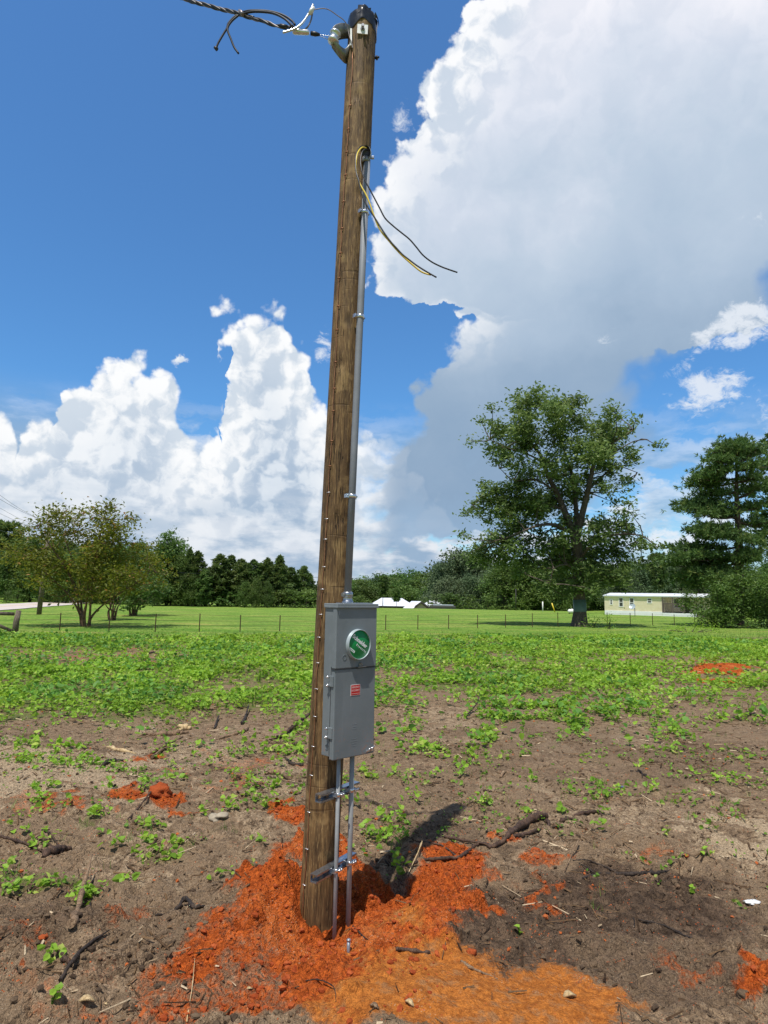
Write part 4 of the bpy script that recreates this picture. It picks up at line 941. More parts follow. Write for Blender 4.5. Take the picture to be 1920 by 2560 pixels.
def blade_leaves(P, size, rng, tilt=0.5, fold=0.25):
    """broad heart-shaped leaves, two quads each folded along the midrib; returns verts (6N) and faces"""
    N = len(P); n = unit(rng.normal(size=(N, 3))*tilt + np.array([0, 0, 1.0])); a = rng.rand(N)*2*np.pi
    d = np.stack([np.cos(a), np.sin(a), np.zeros(N)], 1); u = unit(d - n*np.sum(d*n, 1, keepdims=True)); w = np.cross(n, u); s = np.asarray(size).reshape(-1, 1)
    k = s*fold
    base = P-u*s*0.42; tip = P+u*s*0.58-n*s*0.12; mid = P
    l1 = P-u*s*0.22+w*s*0.46+n*k*0.6; l2 = P+u*s*0.22+w*s*0.36+n*k*0.4
    r1 = P-u*s*0.22-w*s*0.46+n*k*0.6; r2 = P+u*s*0.22-w*s*0.36+n*k*0.4
    V = np.stack([base, l1, l2, tip, r2, r1], 1).reshape(-1, 3); o = np.arange(N)*6
    F = np.concatenate([np.stack([o, o+1, o+2, o+3], 1), np.stack([o, o+3, o+4, o+5], 1)])
    return V, F
def hvec(P): return height(P[:, 0], P[:, 1])

# ------------------------------------------------------------------ ground cover (stuff)
rng = np.random.RandomState(7)
def scatter(n, y0, y1, power=1.0):
    """random ground points inside the wedge the photo looks over, a little wider than it"""
    t = rng.rand(n); y = (y0**(1-power)+(y1**(1-power)-y0**(1-power))*t)**(1/(1-power)) if power != 1 else y0*(y1/y0)**t
    x = (rng.rand(n)*2-1)*(0.66*y+0.8); return x, y
def cover(name, n, y0, y1, thr, smin, smax, hmax, mat, label, pw=0.0, tilt=0.55, key='veg', clumps=0):
    x, y = scatter(n, y0, y1, pw); Z = zones(x, y); keep = rng.rand(n) < Z[key]*thr(Z, x, y)
    x, y = x[keep], y[keep]
    if clumps:
        x = np.repeat(x, clumps)+rng.normal(size=len(x)*clumps)*0.035; y = np.repeat(y, clumps)+rng.normal(size=len(y)*clumps)*0.035
    N = len(x); hz = hmax*(0.15+0.85*rng.rand(N)**1.2)*(0.6+0.8*np.clip(fbm(x, y, 1.1, 2, 91)+0.5, 0, 1))
    P = np.stack([x, y, height(x, y)+hz], 1); sz = (smin+(smax-smin)*rng.rand(N)**1.5)*(1+np.maximum(y-9, 0)*0.03)
    V, F = blade_leaves(P, sz, rng, tilt); tint = np.clip(rng.rand(N)*0.75+0.25*(fbm(x, y, 0.9, 3, 95)+0.5)+(rng.rand(N) > 0.97)*0.3, 0, 1)
    o = obj(name, np_mesh(name, V, F, mat, False, {'tint': np.repeat(tint, 6)})); print(name, N)
    return tag(o, kind='stuff')
one = lambda Z, x, y: np.ones_like(x)
L_['vine_dark'] = leaf_material('broad_weed_leaf', (0.065, 0.190, 0.024), (0.150, 0.330, 0.045), (0.26, 0.42, 0.07), 0.34)
cover('vine_cover', 42000, 7.2, 14, lambda Z, x, y: np.clip(0.40+2.2*(Z['n']+.6*Z['n2']), 0.06, 1), 0.040, 0.090, 0.14, L_['vine'], '')
cover('vine_cover', 120000, 13, 30, lambda Z, x, y: np.clip(0.40+2.4*(Z['n']+.5*Z['n2']), 0.05, 1), 0.045, 0.095, 0.16, L_['vine'], '')
cover('broad_weeds', 34000, 7.5, 29, lambda Z, x, y: sst(fbm(x, y, 2.2, 3, 411)+.4*Z['n2'], 0.08, 0.22), 0.05, 0.11, 0.24, L_['vine_dark'], '')
cover('young_vines', 9000, 2.9, 12, lambda Z, x, y: np.clip(0.3+1.8*Z['n2']+0.9*Z['n'], 0, 1), 0.022, 0.058, 0.08, L_['vine'], '', clumps=9)
cover('young_weeds', 6000, 3.4, 14, lambda Z, x, y: np.clip(0.25+1.8*Z['n']-1.0*Z['n2'], 0, 1), 0.012, 0.032, 0.06, L_['weed'], '', clumps=9)
# a thin sprinkling of seedlings across the bare soil
x, y = scatter(18000, 3.6, 17, 0.0); Z = zones(x, y); kp = (rng.rand(len(x)) < 0.35*(1-Z['clay'])*(1-Z['ochre'])*np.clip(0.4+2*Z['n'], 0.05, 1)*np.clip((y-3.7)/2, 0.05, 1)); x, y = x[kp], y[kp]
x = np.repeat(x, 4)+rng.normal(size=len(x)*4)*0.022; y = np.repeat(y, 4)+rng.normal(size=len(y)*4)*0.022
V, F = blade_leaves(np.stack([x, y, height(x, y)+0.012+0.03*rng.rand(len(x))], 1), 0.016+0.026*rng.rand(len(x))**2, rng, 0.6)
tag(obj('seedlings', np_mesh('seedlings', V, F, L_['weed'], False, {'tint': np.repeat(rng.rand(len(x)), 6)})), kind='stuff')
# grass: blades as thin pointed triangles-in-quads
def grass(name, x, y, h, wd, mat, lean=0.5, tint=None):
    N = len(x); a = rng.rand(N)*2*np.pi; z = height(x, y); b = np.stack([x, y, z], 1); side = np.stack([np.cos(a), np.sin(a), np.zeros(N)], 1)
    ln = np.stack([np.cos(a+1.3)*lean*h*rng.rand(N), np.sin(a+1.3)*lean*h*rng.rand(N), h], 1); wd = np.asarray(wd)*np.ones(N)
    V = np.stack([b-side*wd[:, None]/2, b+side*wd[:, None]/2, b+ln*0.55+side*wd[:, None]*0.3, b+ln], 1).reshape(-1, 3)
    return tag(quads_obj(name, V, tint if tint is not None else rng.rand(N), mat), kind='stuff')
L_['grass'] = leaf_material('grass_blade', (0.075, 0.170, 0.022), (0.150, 0.270, 0.035), (0.30, 0.30, 0.09), 0.3)
n = 16000; x, y = scatter(n, 3.6, 14, 0.0); Z = zones(x, y); w_ = Z['veg']*0.5+0.02*(1-Z['clay']); kp = (rng.rand(n) < w_*np.clip(0.4+2*Z['n2'], 0, 1)*(1-Z['ochre'])); x, y = x[kp], y[kp]
x = np.repeat(x, 5)+rng.normal(size=len(x)*5)*0.018; y = np.repeat(y, 5)+rng.normal(size=len(y)*5)*0.018
grass('grass', x, y, 0.02+0.06*rng.rand(len(x)), 0.004, L_['grass'], 0.9)
# taller grass along the edge of the mown field, and turf beyond
n = 60000; x, y = scatter(n, 17, 46, 0.0); px_, py_ = proj(x, y, 0*x); Z = zones(x, y); edge = np.exp(-((py_-1594)/14)**2)
kp = rng.rand(n) < (0.12+0.8*edge)*np.where(Z['lawn'] > 0.5, 0.7, 0.9)*np.clip((py_-1560)/8, 0.25, 1); x, y, edge = x[kp], y[kp], edge[kp]
grass('field_grass', x, y, (0.035+0.08*rng.rand(len(x))*(0.3+edge))*1.1, 0.018, L_['grass'], 0.8)

# tall thin stems standing out of the weeds
n = 2600; x, y = scatter(n, 9, 29, 0.0); Z = zones(x, y); kp = rng.rand(n) < Z['veg']*0.4*np.clip(.3+2*Z['n3'], 0, 1); x, y = x[kp], y[kp]
x = np.repeat(x, 6)+rng.normal(size=len(x)*6)*0.03; y = np.repeat(y, 6)+rng.normal(size=len(y)*6)*0.03
grass('weed_stems', x, y, 0.12+0.26*rng.rand(len(x))**2, 0.012, L_['grass'], 0.45)
# ------------------------------------------------------------------ soil crumbs, chips and bark bits lying loose (stuff)
ico = []
def ico_mesh(sub):
    b = bmesh.new(); bmesh.ops.create_icosphere(b, subdivisions=sub, radius=1.0); v = np.array([q.co[:] for q in b.verts]); f = np.array([[q.index for q in p.verts] for p in b.faces]); b.free(); return v, f
def rocks(name, x, y, r, mat, sub=1, sink=0.35, tint=None, squash=0.75):
    v, f = ico_mesh(sub); N = len(x); nv = len(v); V = v[None]*np.ones((N, 1, 1)); V = V*(1+0.75*(rng.rand(N, nv, 1)-0.5))
    sc = np.stack([1+0.4*(rng.rand(N)-0.5), 1+0.4*(rng.rand(N)-0.5), squash+0.3*(rng.rand(N)-0.5)], 1)[:, None, :]; V = V*sc*r[:, None, None]
    a = rng.rand(N)*6.28; ca, sa = np.cos(a), np.sin(a); X = V[..., 0]*ca[:, None]-V[..., 1]*sa[:, None]; Y = V[..., 0]*sa[:, None]+V[..., 1]*ca[:, None]
    z = height(x, y)+r*(squash-sink*1.6)
    V = np.stack([X+x[:, None], Y+y[:, None], V[..., 2]+z[:, None]], -1).reshape(-1, 3)
    F = (f[None]+np.arange(N)[:, None, None]*nv).reshape(-1, 3)
    t = np.repeat(tint if tint is not None else rng.rand(N), nv)
    return obj(name, np_mesh(name, V, F, mat, False, {'tint': t}))
def clod_mat(name, a, b_, c=None):
    m, T = material(name); pos = T.n('ShaderNodeNewGeometry').outputs['Position']; t = T.attr('tint').outputs['Fac']; n = T.noise(pos, 70, 4, 0.6)
    col = T.mix(T.m('ADD', T.m('MULTIPLY', t, 0.7), T.m('MULTIPLY', T.m('SUBTRACT', n, 0.5), 0.9), clamp=True), a, b_)
    if c: col = T.mix(T.ss(t, 0.88, 0.94), col, c)
    setb(T, col, 0.95, 0, n, 0.8, 0.01, spec=0.15); return m
M['clod_clay'] = clod_mat('clay_clod', tuple(v*0.8 for v in srgb(150, 66, 32)), tuple(v*0.8 for v in srgb(206, 108, 60)))
M['clod_dirt'] = clod_mat('dirt_clod', tuple(v*0.8 for v in srgb(74, 60, 48)), tuple(v*0.8 for v in srgb(140, 118, 94)), tuple(v*0.8 for v in srgb(192, 104, 56)))
n = 22000; x = rng.rand(n)*4.4-2.2; y = 2.45+rng.rand(n)**1.3*3.6; Z = zones(x, y); hole = gau(x, y, pb.x, pb.y, 0.13) + gau(x, y, pA1.x, pA1.y, 0.03) + gau(x, y, pB1.x, pB1.y, 0.03)
kp = (Z['clay'] > 0.5) & (rng.rand(n) < (0.12+0.9*np.clip(Z['n2']+.35, 0, 1)*(1-0.6*Z['ochre']))) & (hole < 0.35); r = 0.004+0.013*rng.rand(kp.sum())**3.5
tag(rocks('clay_crumbs', x[kp], y[kp], r, M['clod_clay']), kind='stuff')
n = 34000; x, y = scatter(n, 2.5, 11, 0.4); Z = zones(x, y)
kp = (Z['clay'] < 0.5) & (Z['ochre'] < 0.4) & (rng.rand(n) < np.clip(0.15+0.9*(Z['n']+0.3)*(0.4+Z['dark']), 0.03, 1)*(1-0.7*Z['veg'])) & (gau(x, y, pb.x, pb.y, 0.13) < .3); r = 0.004+0.014*rng.rand(kp.sum())**3
tag(rocks('soil_crumbs', x[kp], y[kp], r, M['clod_dirt']), kind='stuff')
# straw, bark and wood litter
M['litter'] = clod_mat('wood_litter', srgb(54, 40, 30), srgb(140, 112, 82), srgb(196, 176, 146))
n = 34000; x, y = scatter(n, 2.6, 18, 0.2); Z = zones(x, y); kp = rng.rand(n) < (0.10+0.8*np.clip(Z['n']+0.25, 0, 1))*(1-0.85*Z['clay'])*(1-0.9*Z['ochre']); x, y = x[kp], y[kp]; N = len(x)
a = rng.rand(N)*6.28; ln = (0.010+0.07*rng.rand(N)**4)*(1+y*.05); wd = (0.0016+0.004*rng.rand(N)**2)*(1+y*.06); z = height(x, y); 
dx, dy = np.cos(a)*ln, np.sin(a)*ln; z0 = height(x-dx, y-dy)+0.003; z1 = height(x+dx, y+dy)+0.004+0.014*rng.rand(N)
sx_, sy_ = -np.sin(a)*wd, np.cos(a)*wd
A0 = np.stack([x-dx, y-dy, z0], 1); A1 = np.stack([x+dx, y+dy, z1], 1); S0 = np.stack([sx_, sy_, 0*x], 1); Uz = np.stack([0*x, 0*x, wd*1.2], 1)
V = np.stack([A0-S0, A0+S0, A1+S0*.6, A1-S0*.6, A0+Uz, A1+Uz*.6], 1).reshape(-1, 3); o = np.arange(N)*6
F = np.concatenate([np.stack([o, o+4, o+5, o+3], 1), np.stack([o+4, o+1, o+2, o+5], 1), np.stack([o+1, o, o+3, o+2], 1)])
tag(obj('wood_litter', np_mesh('wood_litter', V, F, M['litter'], False, {'tint': np.repeat(rng.rand(N), 6)})), kind='stuff')

# ------------------------------------------------------------------ trees
def limb(mb, p0, p1, r0, r1, rs, bend=0.12, sides=8, n=7, sag=0.0):
    p0, p1 = Vector(p0), Vector(p1); L = (p1-p0).length; pts = []; o1 = Vector(rs.normal(size=3))*bend*L
    for i in range(n):
        t = i/(n-1); p = p0.lerp(p1, t) + o1*math.sin(t*math.pi)*0.6 + Vector(rs.normal(size=3))*L*0.012*(0 < i < n-1) + Vector((0, 0, sag*L*math.sin(t*math.pi)))
        pts.append(p)
    mb.tube(pts, [r0+(r1-r0)*(i/(n-1)) for i in range(n)], sides, caps=False); return pts
def lobe_leaves(lobes, per, size, rs, clump=0.35, shell=0.55, up=0.5, aspect=0.55, flat=0.8, leaf_per=14, open_=0.0):
    """leaves gathered in small clumps through each lobe's volume, thicker towards its skin"""
    C = []; T_ = []
    for (cx, cy, cz, r) in lobes:
        nc = max(3, int(per*r*r)); d = unit(rs.normal(size=(nc, 3))); rad = r*(shell+(1-shell)*rs.rand(nc, 1)**0.6)*(1+0.18*rs.normal(size=(nc, 1)))
        cc = np.array([cx, cy, cz]) + d*rad*np.array([1, 1, flat]); ct = rs.rand(nc)*0.5
        k = leaf_per; spread = clump*(0.6+0.8*rs.rand(nc, 1, 1))
        pts = cc[:, None, :] + rs.normal(size=(nc, k, 3))*spread*np.array([1, 1, 0.6])*0.5
        C.append(pts.reshape(-1, 3)); T_.append((np.repeat(ct, k)+rs.rand(nc*k)*0.5))
    C = np.concatenate(C); T_ = np.clip(np.concatenate(T_), 0, 1); s = size*(0.6+0.8*rs.rand(len(C)))
    return leaf_quads(C, s, rs, up, aspect), T_

def px_tree(X0, Y0, sc, lobes_px, Yc, rs, depth, zdepth=None):
    out = []
    for (x, y, r) in lobes_px:
        P = at(X0+x*sc, Y0+y*sc, Yc); R = r*sc/FPX*Yc
        out.append((P.x, Yc+rs.uniform(-1, 1)*depth, P.z, R))
    return out

# ---- the large pecan
rs = np.random.RandomState(21); YP = gp(1448, 1566).y; c7 = lambda x, y: (1120+x/2.074, 940+y/2.074)
base = at(1448, 1564, YP); tree = empty('pecan_tree', (base.x, YP, H1(base.x, YP)), 'large spreading pecan tree with a green metal band round its trunk', 'tree')
lp = [(440, 165, 80), (340, 185, 75), (250, 265, 62), (200, 300, 45), (530, 190, 75), (610, 190, 60), (640, 250, 60), (400, 290, 110), (530, 320, 100), (290, 380, 80), (260, 460, 45), (215, 350, 45), (600, 400, 70),
      (830, 220, 60), (800, 270, 80), (900, 240, 70), (980, 260, 50), (1030, 330, 40), (890, 330, 80), (760, 340, 70), (730, 430, 80), (840, 420, 80), (930, 450, 50), (990, 510, 38), (650, 480, 90), (430, 500, 95), (350, 560, 75),
      (160, 620, 55), (120, 660, 50), (100, 690, 30), (230, 630, 80), (320, 640, 90), (420, 670, 100), (240, 720, 75), (330, 760, 80), (550, 620, 100), (690, 590, 80), (790, 600, 40), (880, 640, 30), (760, 520, 60), (930, 560, 30),
      (240, 840, 80), (150, 860, 55), (120, 900, 40), (320, 810, 60), (200, 940, 70), (290, 930, 50), (420, 840, 40), (640, 880, 90), (560, 960, 70), (520, 1060, 60), (580, 1130, 45), (500, 1000, 45), (700, 930, 110), (740, 830, 80), (810, 760, 55), (770, 1030, 85),
      (920, 780, 65), (1000, 790, 45), (1010, 870, 50), (910, 880, 90), (990, 940, 60), (950, 1010, 60), (870, 1060, 60), (840, 960, 80), (600, 780, 60), (380, 900, 60), (330, 1000, 45), (430, 960, 45), (130, 950, 45), (560, 860, 60), (460, 1060, 40), (620, 1060, 50), (680, 1080, 60), (1030, 960, 45), (1050, 900, 30), (730, 1110, 50), (480, 800, 50), (600, 940, 60), (250, 900, 60), (690, 720, 70), (860, 730, 35), (480, 900, 35)]
lobes = px_tree(1120, 940, 1/2.074, [(660+(x-660)*(.95 if y < 700 else .90), y+4, r*.93) for x, y, r in lp], YP, rs, 2.6)
lobes += [(l[0]+rs.uniform(-1.4, 1.4), YP+rs.uniform(-2.2, 2.2), l[2]+rs.uniform(-.9, 1.3), l[3]*0.42) for l in lobes[:60]]
lobes += [(l[0]+rs.uniform(-1, 1), YP+rs.choice([-1, 1])*rs.uniform(2.5, 4.2), l[2]+rs.uniform(-.5, .5), l[3]*0.9) for l in lobes if l[3] > 1.0][:34]
V, t = lobe_leaves(lobes, 30, 0.27, rs, 0.58, 0.3, 0.8, 0.5, 0.85, 20)
V = V - np.array(tree.location); quads_obj('crown', V, t, L_['pecan'], tree); print('pecan quads', len(t))
mb = MB(); W = lambda x, y, dy=0: at(*c7(x, y), YP+dy)-tree.location
b0 = W(683, 1300); b0.z = -0.3
mb.tube([b0, W(682, 1270), W(684, 1215), W(680, 1120), W(676, 1000), W(668, 880), W(650, 800)], [0.70, 0.50, 0.40, 0.36, 0.34, 0.33, 0.30], 16, caps=False)
def limbp(L, r0, r1): 
    pts = [W(*p) for p in L]; mb.tube(spline(pts, 4), list(np.linspace(r0, r1, (len(pts)-1)*4+1)), 8, caps=False); return pts
skel = []
for L, r0, r1 in (([(655, 830), (620, 740), (570, 620, .3), (520, 520, .5), (480, 410, .6), (440, 360, .5), (400, 250, .4)], .26, .05), ([(664, 860), (690, 740, -.3), (720, 620, -.5), (745, 510, -.6), (770, 420, -.5), (850, 350, -.4), (960, 280, 0)], .26, .04),
                  ([(640, 810), (590, 790, -.4), (540, 770, -.8), (470, 775, -1.2), (400, 800, -1.5), (300, 840, -1.6)], .15, .04), ([(670, 790), (660, 640, 1), (640, 500, 1.4), (600, 380, 1.2), (560, 260, .8)], .18, .04),
                  ([(600, 690), (480, 660, .5), (360, 630, .6), (240, 640, .4), (130, 670, 0)], .10, .03), ([(675, 960), (740, 880, -1), (830, 830, -1.4), (940, 820, -1), (1010, 830, -.6)], .12, .03), ([(720, 600), (800, 520, .4), (880, 470, .5), (980, 500, .3)], .09, .02),
                  ([(790, 410), (870, 390), (960, 340), (1030, 330)], .06, .02), ([(678, 1040), (620, 980, -1.2), (550, 1000, -1.6), (530, 1080, -1.6)], .07, .02), ([(560, 600), (460, 540), (340, 540), (270, 480)], .08, .02), ([(500, 450), (400, 400), (300, 370), (220, 330)], .07, .02)):
    skel += limbp(L, r0, r1)
for l in lobes:
    c = Vector(l[:3])-tree.location; s = min(skel, key=lambda q: (q-c).length+0.6*max(0, q.z-c.z)); limb(mb, s, c, 0.05, 0.015, rs, 0.10, 5, 5)
    for k in range(3): limb(mb, c, c+Vector(rs.normal(size=3)).normalized()*l[3]*0.8, 0.018, 0.006, rs, 0.1, 4, 4)
mb.build('trunk', M['bark'], tree)
M['band'] = simple('green_metal_band', srgb(88, 110, 98), 0.5, 0.2, 0.15, 6.0)
z0, z1 = W(684, 1222).z, W(684, 1160).z; MB().lathe((W(684, 1200).x, 0, z0), (W(681, 1160)-W(684, 1222)), [(0.42, 0), (0.41, z1-z0), (0.38, z1-z0)], 24).build('trunk_band', M['band'], tree)

# ---- crape myrtles
def crape(px, pbase, Yc, lobes_px, stems, label, seed, sc=1.0, per=60, lsize=0.16, mat='crape', name='crape_myrtle'):
    rs = np.random.RandomState(seed); b = at(px, pbase, Yc); t_ = empty(name, (b.x, Yc, H1(b.x, Yc, False)), label, 'tree')
    lobes = px_tree(0, 0, 1, lobes_px, Yc, rs, 1.1*sc); lobes += [(l[0], Yc+rs.choice([-1, 1])*rs.uniform(1.0, 2.0)*sc, l[2], l[3]) for l in lobes[::2]]
    V, t = lobe_leaves(lobes, per, lsize, rs, 0.5*sc, 0.2, 0.9, 0.45, 0.7, 11)
    quads_obj('crown', V-np.array(t_.location), t, L_[mat], t_); print(label[:20], len(t))
    mb = MB(); base_ = Vector((0, 0, -0.1)); nod = []
    for k in range(stems):
        tgt = lobes[int((k+rs.rand())*len(lobes)/stems) % len(lobes)]; c = Vector(tgt[:3])-t_.location; a = math.atan2(c.y, c.x)+rs.normal()*.3
        m1 = Vector((math.cos(a)*0.24*sc, math.sin(a)*0.24*sc, 0.4*sc)); m2 = Vector((c.x*0.35, c.y*0.4, c.z*0.5)); r = 0.062*sc
        pts = spline([base_+Vector((math.cos(a), math.sin(a), 0))*0.14*sc, m1, m2, c], 5); mb.tube(pts, list(np.linspace(r, 0.012*sc, len(pts))), 7, caps=False); nod += pts[7:]
    for l in lobes:
        c = Vector(l[:3])-t_.location; s = min(nod, key=lambda q: (q-c).length+max(0, q.z-c.z)); limb(mb, s, c, 0.02*sc, 0.006, rs, 0.08, 4, 4)
        for q in range(4): limb(mb, c, c+Vector((rs.normal(), rs.normal(), abs(rs.normal())*0.8)).normalized()*l[3]*1.0, 0.009*sc, 0.003, rs, 0.08, 4, 3)
    mb.build('trunk', M['bark_smooth'], t_); return t_
c5 = lambda L: [(x/2.37, 1220+y/2.37, r/2.37) for x, y, r in L]
YC = gp(215, 1566).y
crape(216, 1566, YC, c5([(350, 150, 55), (430, 130, 35), (500, 115, 22), (200, 225, 45), (270, 240, 50), (190, 280, 40), (560, 190, 60), (640, 175, 60), (720, 140, 40), (770, 180, 50), (420, 200, 65), (480, 260, 70), (350, 280, 60), (650, 270, 80), (760, 260, 60), (800, 240, 30), (550, 320, 80), (720, 350, 80), (820, 340, 50), (250, 350, 70), (180, 380, 60), (110, 420, 50), (300, 440, 80), (190, 460, 55), (400, 480, 80), (240, 520, 60), (350, 560, 60), (450, 560, 70), (640, 430, 90), (760, 430, 80), (860, 420, 60), (540, 470, 80), (620, 540, 80), (740, 530, 70), (850, 520, 60), (910, 440, 50), (440, 630, 40), (570, 610, 50), (660, 620, 45), (385, 640, 30), (940, 500, 35), (900, 560, 35)]),
      9, 'broad yellow-green crape myrtle with many stems, nearest the fence at the left', 31, 1.25, per=64, lsize=0.19)
crape(281, 1549, gp(281, 1550).y, c5([(660, 560, 55), (700, 520, 60), (640, 600, 45), (720, 600, 50), (760, 560, 50), (600, 560, 40), (680, 640, 40)]), 7, 'smaller crape myrtle standing just behind the broad one, brush round its foot', 32, 1.2, per=40, lsize=0.26)
crape(332, 1538, gp(332, 1539).y, c5([(820, 580, 60), (880, 560, 60), (790, 620, 50), (850, 630, 50), (910, 610, 45), (780, 680, 45), (830, 690, 35), (760, 640, 40), (940, 590, 30)]), 6, 'dark leafy crape myrtle, farthest right of the three at the left', 33, 1.4, per=36, lsize=0.32, mat='hard')
# ------------------------------------------------------------------ pines
def needle_tufts(tips, dirs, rs, n=9, L=0.34, w=0.05):
    tips = np.asarray(tips); dirs = np.asarray(dirs); N = len(tips); c = np.repeat(tips, n, 0); d = unit(np.repeat(dirs, n, 0)*0.9+rs.normal(size=(N*n, 3))*0.75+np.array([0, 0, 0.35]))
    s = L*(0.7+0.6*rs.rand(len(c), 1)); nn = unit(rs.normal(size=c.shape)); sd = unit(np.cross(d, nn))
    V = np.stack([c, c+d*s*0.5+sd*w*s/L, c+d*s, c+d*s*0.5-sd*w*s/L], 1).reshape(-1, 3); t = np.clip(np.repeat(rs.rand(N)*0.6, n)+rs.rand(N*n)*0.4, 0, 1)
    return V, t
def pine_build(root, h, bare, spread, rs, tiers, tuftL, nt, tip_n=7, trunk_r=0.2, conic=1.0, mat='pine', per_branch=16):
    """whorled limbs that sweep up at the tips, needle tufts along their outer half"""
    mb = MB(); lean = Vector((rs.normal()*0.02*h, rs.normal()*0.02*h, 0))
    ax = lambda t: lean*t*t + Vector((0, 0, h*t)); mb.tube([ax(t)-Vector((0, 0, 0.3 if t == 0 else 0)) for t in np.linspace(0, 0.98, 9)], [trunk_r*(1-0.9*t)+0.01 for t in np.linspace(0, 0.98, 9)], 9, caps=False)
    tips = []; dirs = []
    for k in range(tiers):
        t = bare+(0.98-bare)*(k+rs.rand()*0.5)/tiers; u = (t-bare)/(1-bare)
        prof = (min(1.0, 0.7+u*1.2) if u < 0.25 else min(1.0, (1-u)**(0.75*conic)*1.38+0.03))*spread
        nb = rs.randint(3, 6); a0 = rs.rand()*6.28
        for j in range(nb):
            a = a0+j*6.28/nb+rs.normal()*0.25; L = prof*rs.uniform(0.45, 1.25); p0 = ax(t); rise = rs.uniform(-0.05, 0.18)+0.35*u
            e = Vector((math.cos(a), math.sin(a), 0)); pts = [p0+e*L*s+Vector((0, 0, L*(rise*s+0.16*s*s*(1+u)))) for s in (0, .3, .6, .85, 1)]
            mb.tube(pts, [trunk_r*0.22*(1-u*0.6), trunk_r*.16*(1-u*.6), trunk_r*.10, trunk_r*.06, 0.01], 5, caps=False)
            nn = max(4, int(per_branch*L/spread))
            for q in range(nn):
                s = rs.uniform(0.35, 1.0)**0.8; i = s*4; p = pts[0].lerp(pts[4], s)+Vector((0, 0, 0.05*L)); off = Vector((rs.normal(), rs.normal(), rs.normal()*0.35))*L*0.17*(1.15-s*.5)
                tips.append((p+off)[:]); dirs.append((e*0.7+off*0.5)[:])
    for q in range(14): tips.append((ax(0.9+0.1*rs.rand())+Vector(rs.normal(size=3))*0.04*spread)[:]); dirs.append((0, 0, 1))
    V, tn = needle_tufts(tips, dirs, rs, nt, tuftL, tuftL*0.16)
    tr = mb.build('trunk', M['pine_bark'], root); cr = quads_obj('crown', V, tn, L_[mat], root); return tr, cr, len(tn)

rs = np.random.RandomState(5)
def place_root(name, px, Y, label, cat='tree', group=None):
    x = at(px, 1500, Y).x; return empty(name, (x, Y, H1(x, Y, False)), label, cat, group)
# the tall pine beside the mobile home: limbs placed as in the photograph
YB = 50.0; t_ = place_root('pine_tree', 1848, YB, 'tall dark pine with open layered limbs rising behind the big shrub at right')
def c8(x, y): return (1640+x/4.096, 1060+y/4.096)
def WB_(x, y, dy=0): return at(*c8(x, y), YB+dy)-t_.location
mb = MB(); tp = [WB_(850, 2000), WB_(850, 1500), WB_(850, 1200), WB_(835, 950), WB_(825, 700), WB_(825, 480), WB_(810, 250)]; tp[0].z = -0.3
mb.tube(spline(tp, 3), list(np.linspace(0.36, 0.05, 19)), 12, caps=False); tips = []; dirs = []
br = [(820, 300, 620, 300, 0), (820, 320, 960, 250, 0), (820, 380, 560, 380, 0), (825, 400, 1040, 290, .5), (825, 300, 740, 210, -.5), (825, 300, 850, 190, .5), (825, 460, 480, 500, 0), (825, 480, 1080, 420, 0), (828, 600, 320, 640, 0), (828, 560, 420, 560, -1.5), (828, 600, 1060, 540, 1), (830, 700, 440, 730, 1.5),
      (832, 800, 270, 830, 0), (832, 850, 260, 900, -1), (835, 760, 1080, 640, -1), (835, 880, 1120, 840, .5), (838, 950, 480, 930, -2), (840, 1000, 1150, 1060, 0), (842, 980, 640, 880, 2), (845, 1060, 360, 1110, 0), (845, 1100, 500, 1180, -1.5), (848, 1180, 640, 1130, 2), (850, 1150, 1000, 1230, -1), (850, 1260, 200, 1290, 0),
      (850, 1320, 130, 1400, -.8), (850, 1300, 1030, 1340, 1), (850, 1400, 420, 1380, 1.5), (850, 1430, 140, 1450, 0), (850, 1450, 300, 1560, -1.5), (850, 1420, 980, 1380, -2), (850, 1500, 200, 1600, 1), (850, 1520, 330, 1680, 0), (850, 1500, 480, 1640, -2)]
for (x0, y0, x1, y1, dy) in br:
    for rep in range(2):
        dd = dy if rep == 0 else dy+rs.choice([-1, 1])*rs.uniform(1.5, 3); sh = 1 if rep == 0 else rs.uniform(.55, .85)
        p0 = WB_(x0, y0); p1 = p0.lerp(WB_(x1, y1, dd), sh); L = (p1-p0).length; mid = p0.lerp(p1, .5)-Vector((0, 0, 0.05*L)); pts = spline([p0, mid, p1], 4)
        mb.tube(pts, list(np.linspace(0.10, 0.02, len(pts))), 6, caps=False)
        for q in range(int(26*max(L, 1.5))):
            s = rs.uniform(.22, 1.05)**0.75; p = p0.lerp(p1, s); off = Vector((rs.normal()*.45, rs.normal()*.55, abs(rs.normal())*.26-0.05)); tips.append((p+off)[:]); dirs.append(((p1-p0)/L*0.8+off*0.4)[:])
        for q in range(5):
            s = rs.uniform(.3, .9); p = p0.lerp(p1, s); limb(mb, p, p+Vector((rs.normal()*.5, rs.normal()*.6, .3))+(p1-p0)/L*.5, 0.03, 0.008, rs, .1, 4, 3)
V, tn = needle_tufts(tips, dirs, rs, 12, 0.34, 0.036); mb.build('trunk', M['pine_bark'], t_); quads_obj('crown', V, tn, L_['pine'], t_); print('big pine', len(tn))
# second pine cut by the right edge
t2 = place_root('pine_tree', 1985, 56, 'lighter green pine at the right edge, partly outside the picture')
pine_build(t2, (at(1960, 1085, 56).z-t2.location.z), 0.3, 3.3, rs, 20, 0.42, 11, trunk_r=0.26, conic=0.9, mat='hard', per_branch=22)

